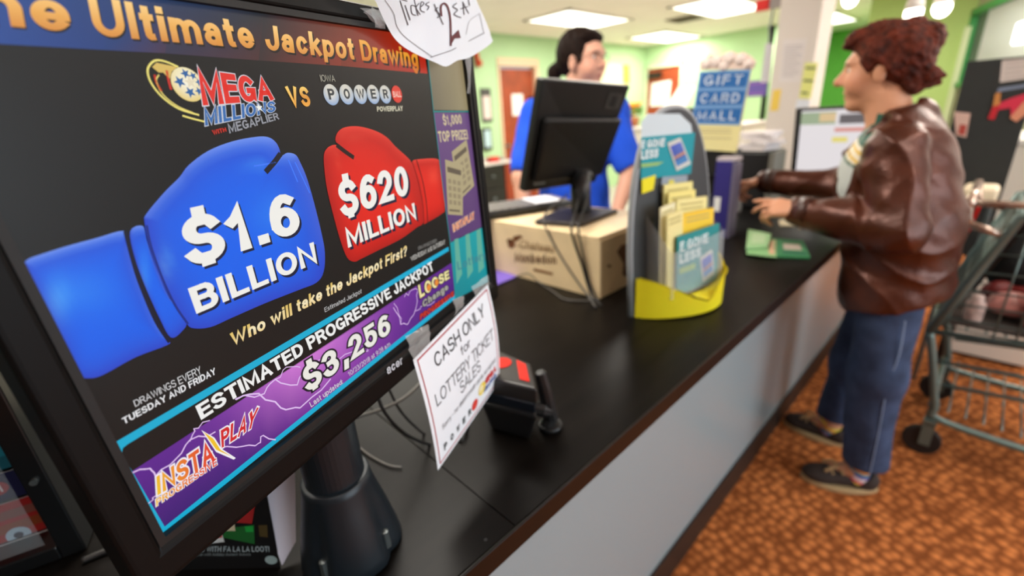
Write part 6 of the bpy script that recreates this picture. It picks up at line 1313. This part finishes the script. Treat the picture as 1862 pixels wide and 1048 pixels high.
kh = [KE(-.026, 0, .038, (.100, .084, .088), .02), KE(-.055, 0, -.005, (.066, .074, .07), .03), KE(.015, .07, .02, (.03, .014, .05), .02), KE(.015, -.07, .02, (.03, .014, .05), .02), cut(KE(.114, 0, -.034, (.062, .13, .098), .012)), cut(KE(.002, .09, -.022, (.026, .03, .034), .006)), cut(KE(.002, -.09, -.022, (.026, .03, .034), .006)), cut(KE(.05, 0, -.10, (.085, .12, .07), .01)),
      KE(.034, 0, .080, (.048, .066, .022), .03), cone(HPk(-.100, -.01, -.005), HPk(-.138, -.022, -.045), .022, .030, .02), cone(HPk(-.138, -.022, -.045), HPk(-.152, -.026, -.18), .032, .018, .02)]
flesh('hair', kh, .0042, mat('dark_brown_hair', (28, 16, 11), .65, spec=.1, noise=.4, nscale=50, bump=.35, bscale=140), cl, lambda X, Y, Z: .0016*np.sin(160*(X+.6*Z))*np.sin(60*Y))
MB().tube([HPk(-.118+.004*math.cos(a), .026*math.sin(a), -.006+.026*math.cos(a)) for a in np.linspace(0, 2*math.pi, 16, endpoint=False)], .005, 8, close=True).build('hair_tie', mat('tan_hair_tie', (196, 170, 130), .6), cl, smooth=True)
gl = MB()
for d in (.034, -.034): gl.tube([HPk(.104-.010*abs(math.cos(a)*.6+ (.4 if d*math.cos(a) > 0 else 0)), d+.024*math.cos(a), -.004+.017*math.sin(a)) for a in np.linspace(0, 2*math.pi, 20, endpoint=False)], .0014, 6, close=True); gl.tube([HPk(.092, d+(.024 if d > 0 else -.024), 0), HPk(.05, .080*np.sign(d), .004), HPk(-.002, .086*np.sign(d), -.002), HPk(-.016, .086*np.sign(d), -.018)], .0013, 6)
gl.tube([HPk(.102, .011, -.002), HPk(.108, 0, .003), HPk(.102, -.011, -.002)], .0013, 6); gl.build('glasses', mat('thin_dark_frame', (60, 54, 52), .3, .5), cl, smooth=True)
m_polo = mat('royal_blue_cotton', (34, 84, 214), .8, noise=.06, nscale=12, bump=.2, bscale=300, spec=.2)
pf_ = lambda X, Y, Z: .004*np.sin(30*Z+22*X)*np.sin(24*Y+14*Z)+.003*np.sin(46*(X-Y)+10*Z)
po = [ell(BQ(0, 0, 1.27), (.182, .128, .185), .05, RBm), ell(BQ(0, 0, 1.06), (.172, .125, .19), .05, RBm), ell(BQ(0, 0, .92), (.178, .130, .15), .05, RBm), cone(SL+A3(0, 0, .0), SR, .068, .068, .04),
      cone(SL, SL+(EL-SL)*.86, .074, .066, .04), cone(SR, SR+(ER-SR)*.86, .074, .066, .04), cone(BQ(0, -.015, 1.43), BQ(0, -.01, 1.475), .080, .072, .03),
      cut(cone(HPk(-.02, 0, -.06), BQ(0, -.008, 1.44), .062, .068, .008)), cut(cone(BQ(.0, .10, 1.48), BQ(0, .135, 1.36), .03, .008, .01)), plane_cut(BQ(0, 0, .80), A3(0, 0, 1)),
      plane_cut(SL+(EL-SL)*.86, SL-EL) if False else cut(ell(SL+(EL-SL)*1.0, (.058, .058, .05), .004)), cut(ell(SR+(ER-SR)*1.0, (.058, .058, .05), .004))]
flesh('polo_shirt', po, .0055, m_polo, cl, pf_)
tr = [ell(BQ(0, 0, .89), (.168, .124, .12), .04, RBm)]
for s_ in (-1, 1): tr += [cone(BQ(.085*s_, 0, .86), BQ(.09*s_, .01, .47), .098, .074, .05), cone(BQ(.09*s_, .01, .47), BQ(.09*s_, -.01, .06), .074, .062, .03)]
flesh('trousers', tr+[plane_cut(BQ(0, 0, .045), A3(0, 0, 1))], .007, mat('black_trousers', (30, 30, 34), .8), cl)
for s_ in (-1, 1): flesh('shoe', [ell(BQ(.095*s_, .06, .04), (.044, .125, .04), .03, RBm), plane_cut(BQ(0, 0, .002), A3(0, 0, 1))], .005, m_black, cl)
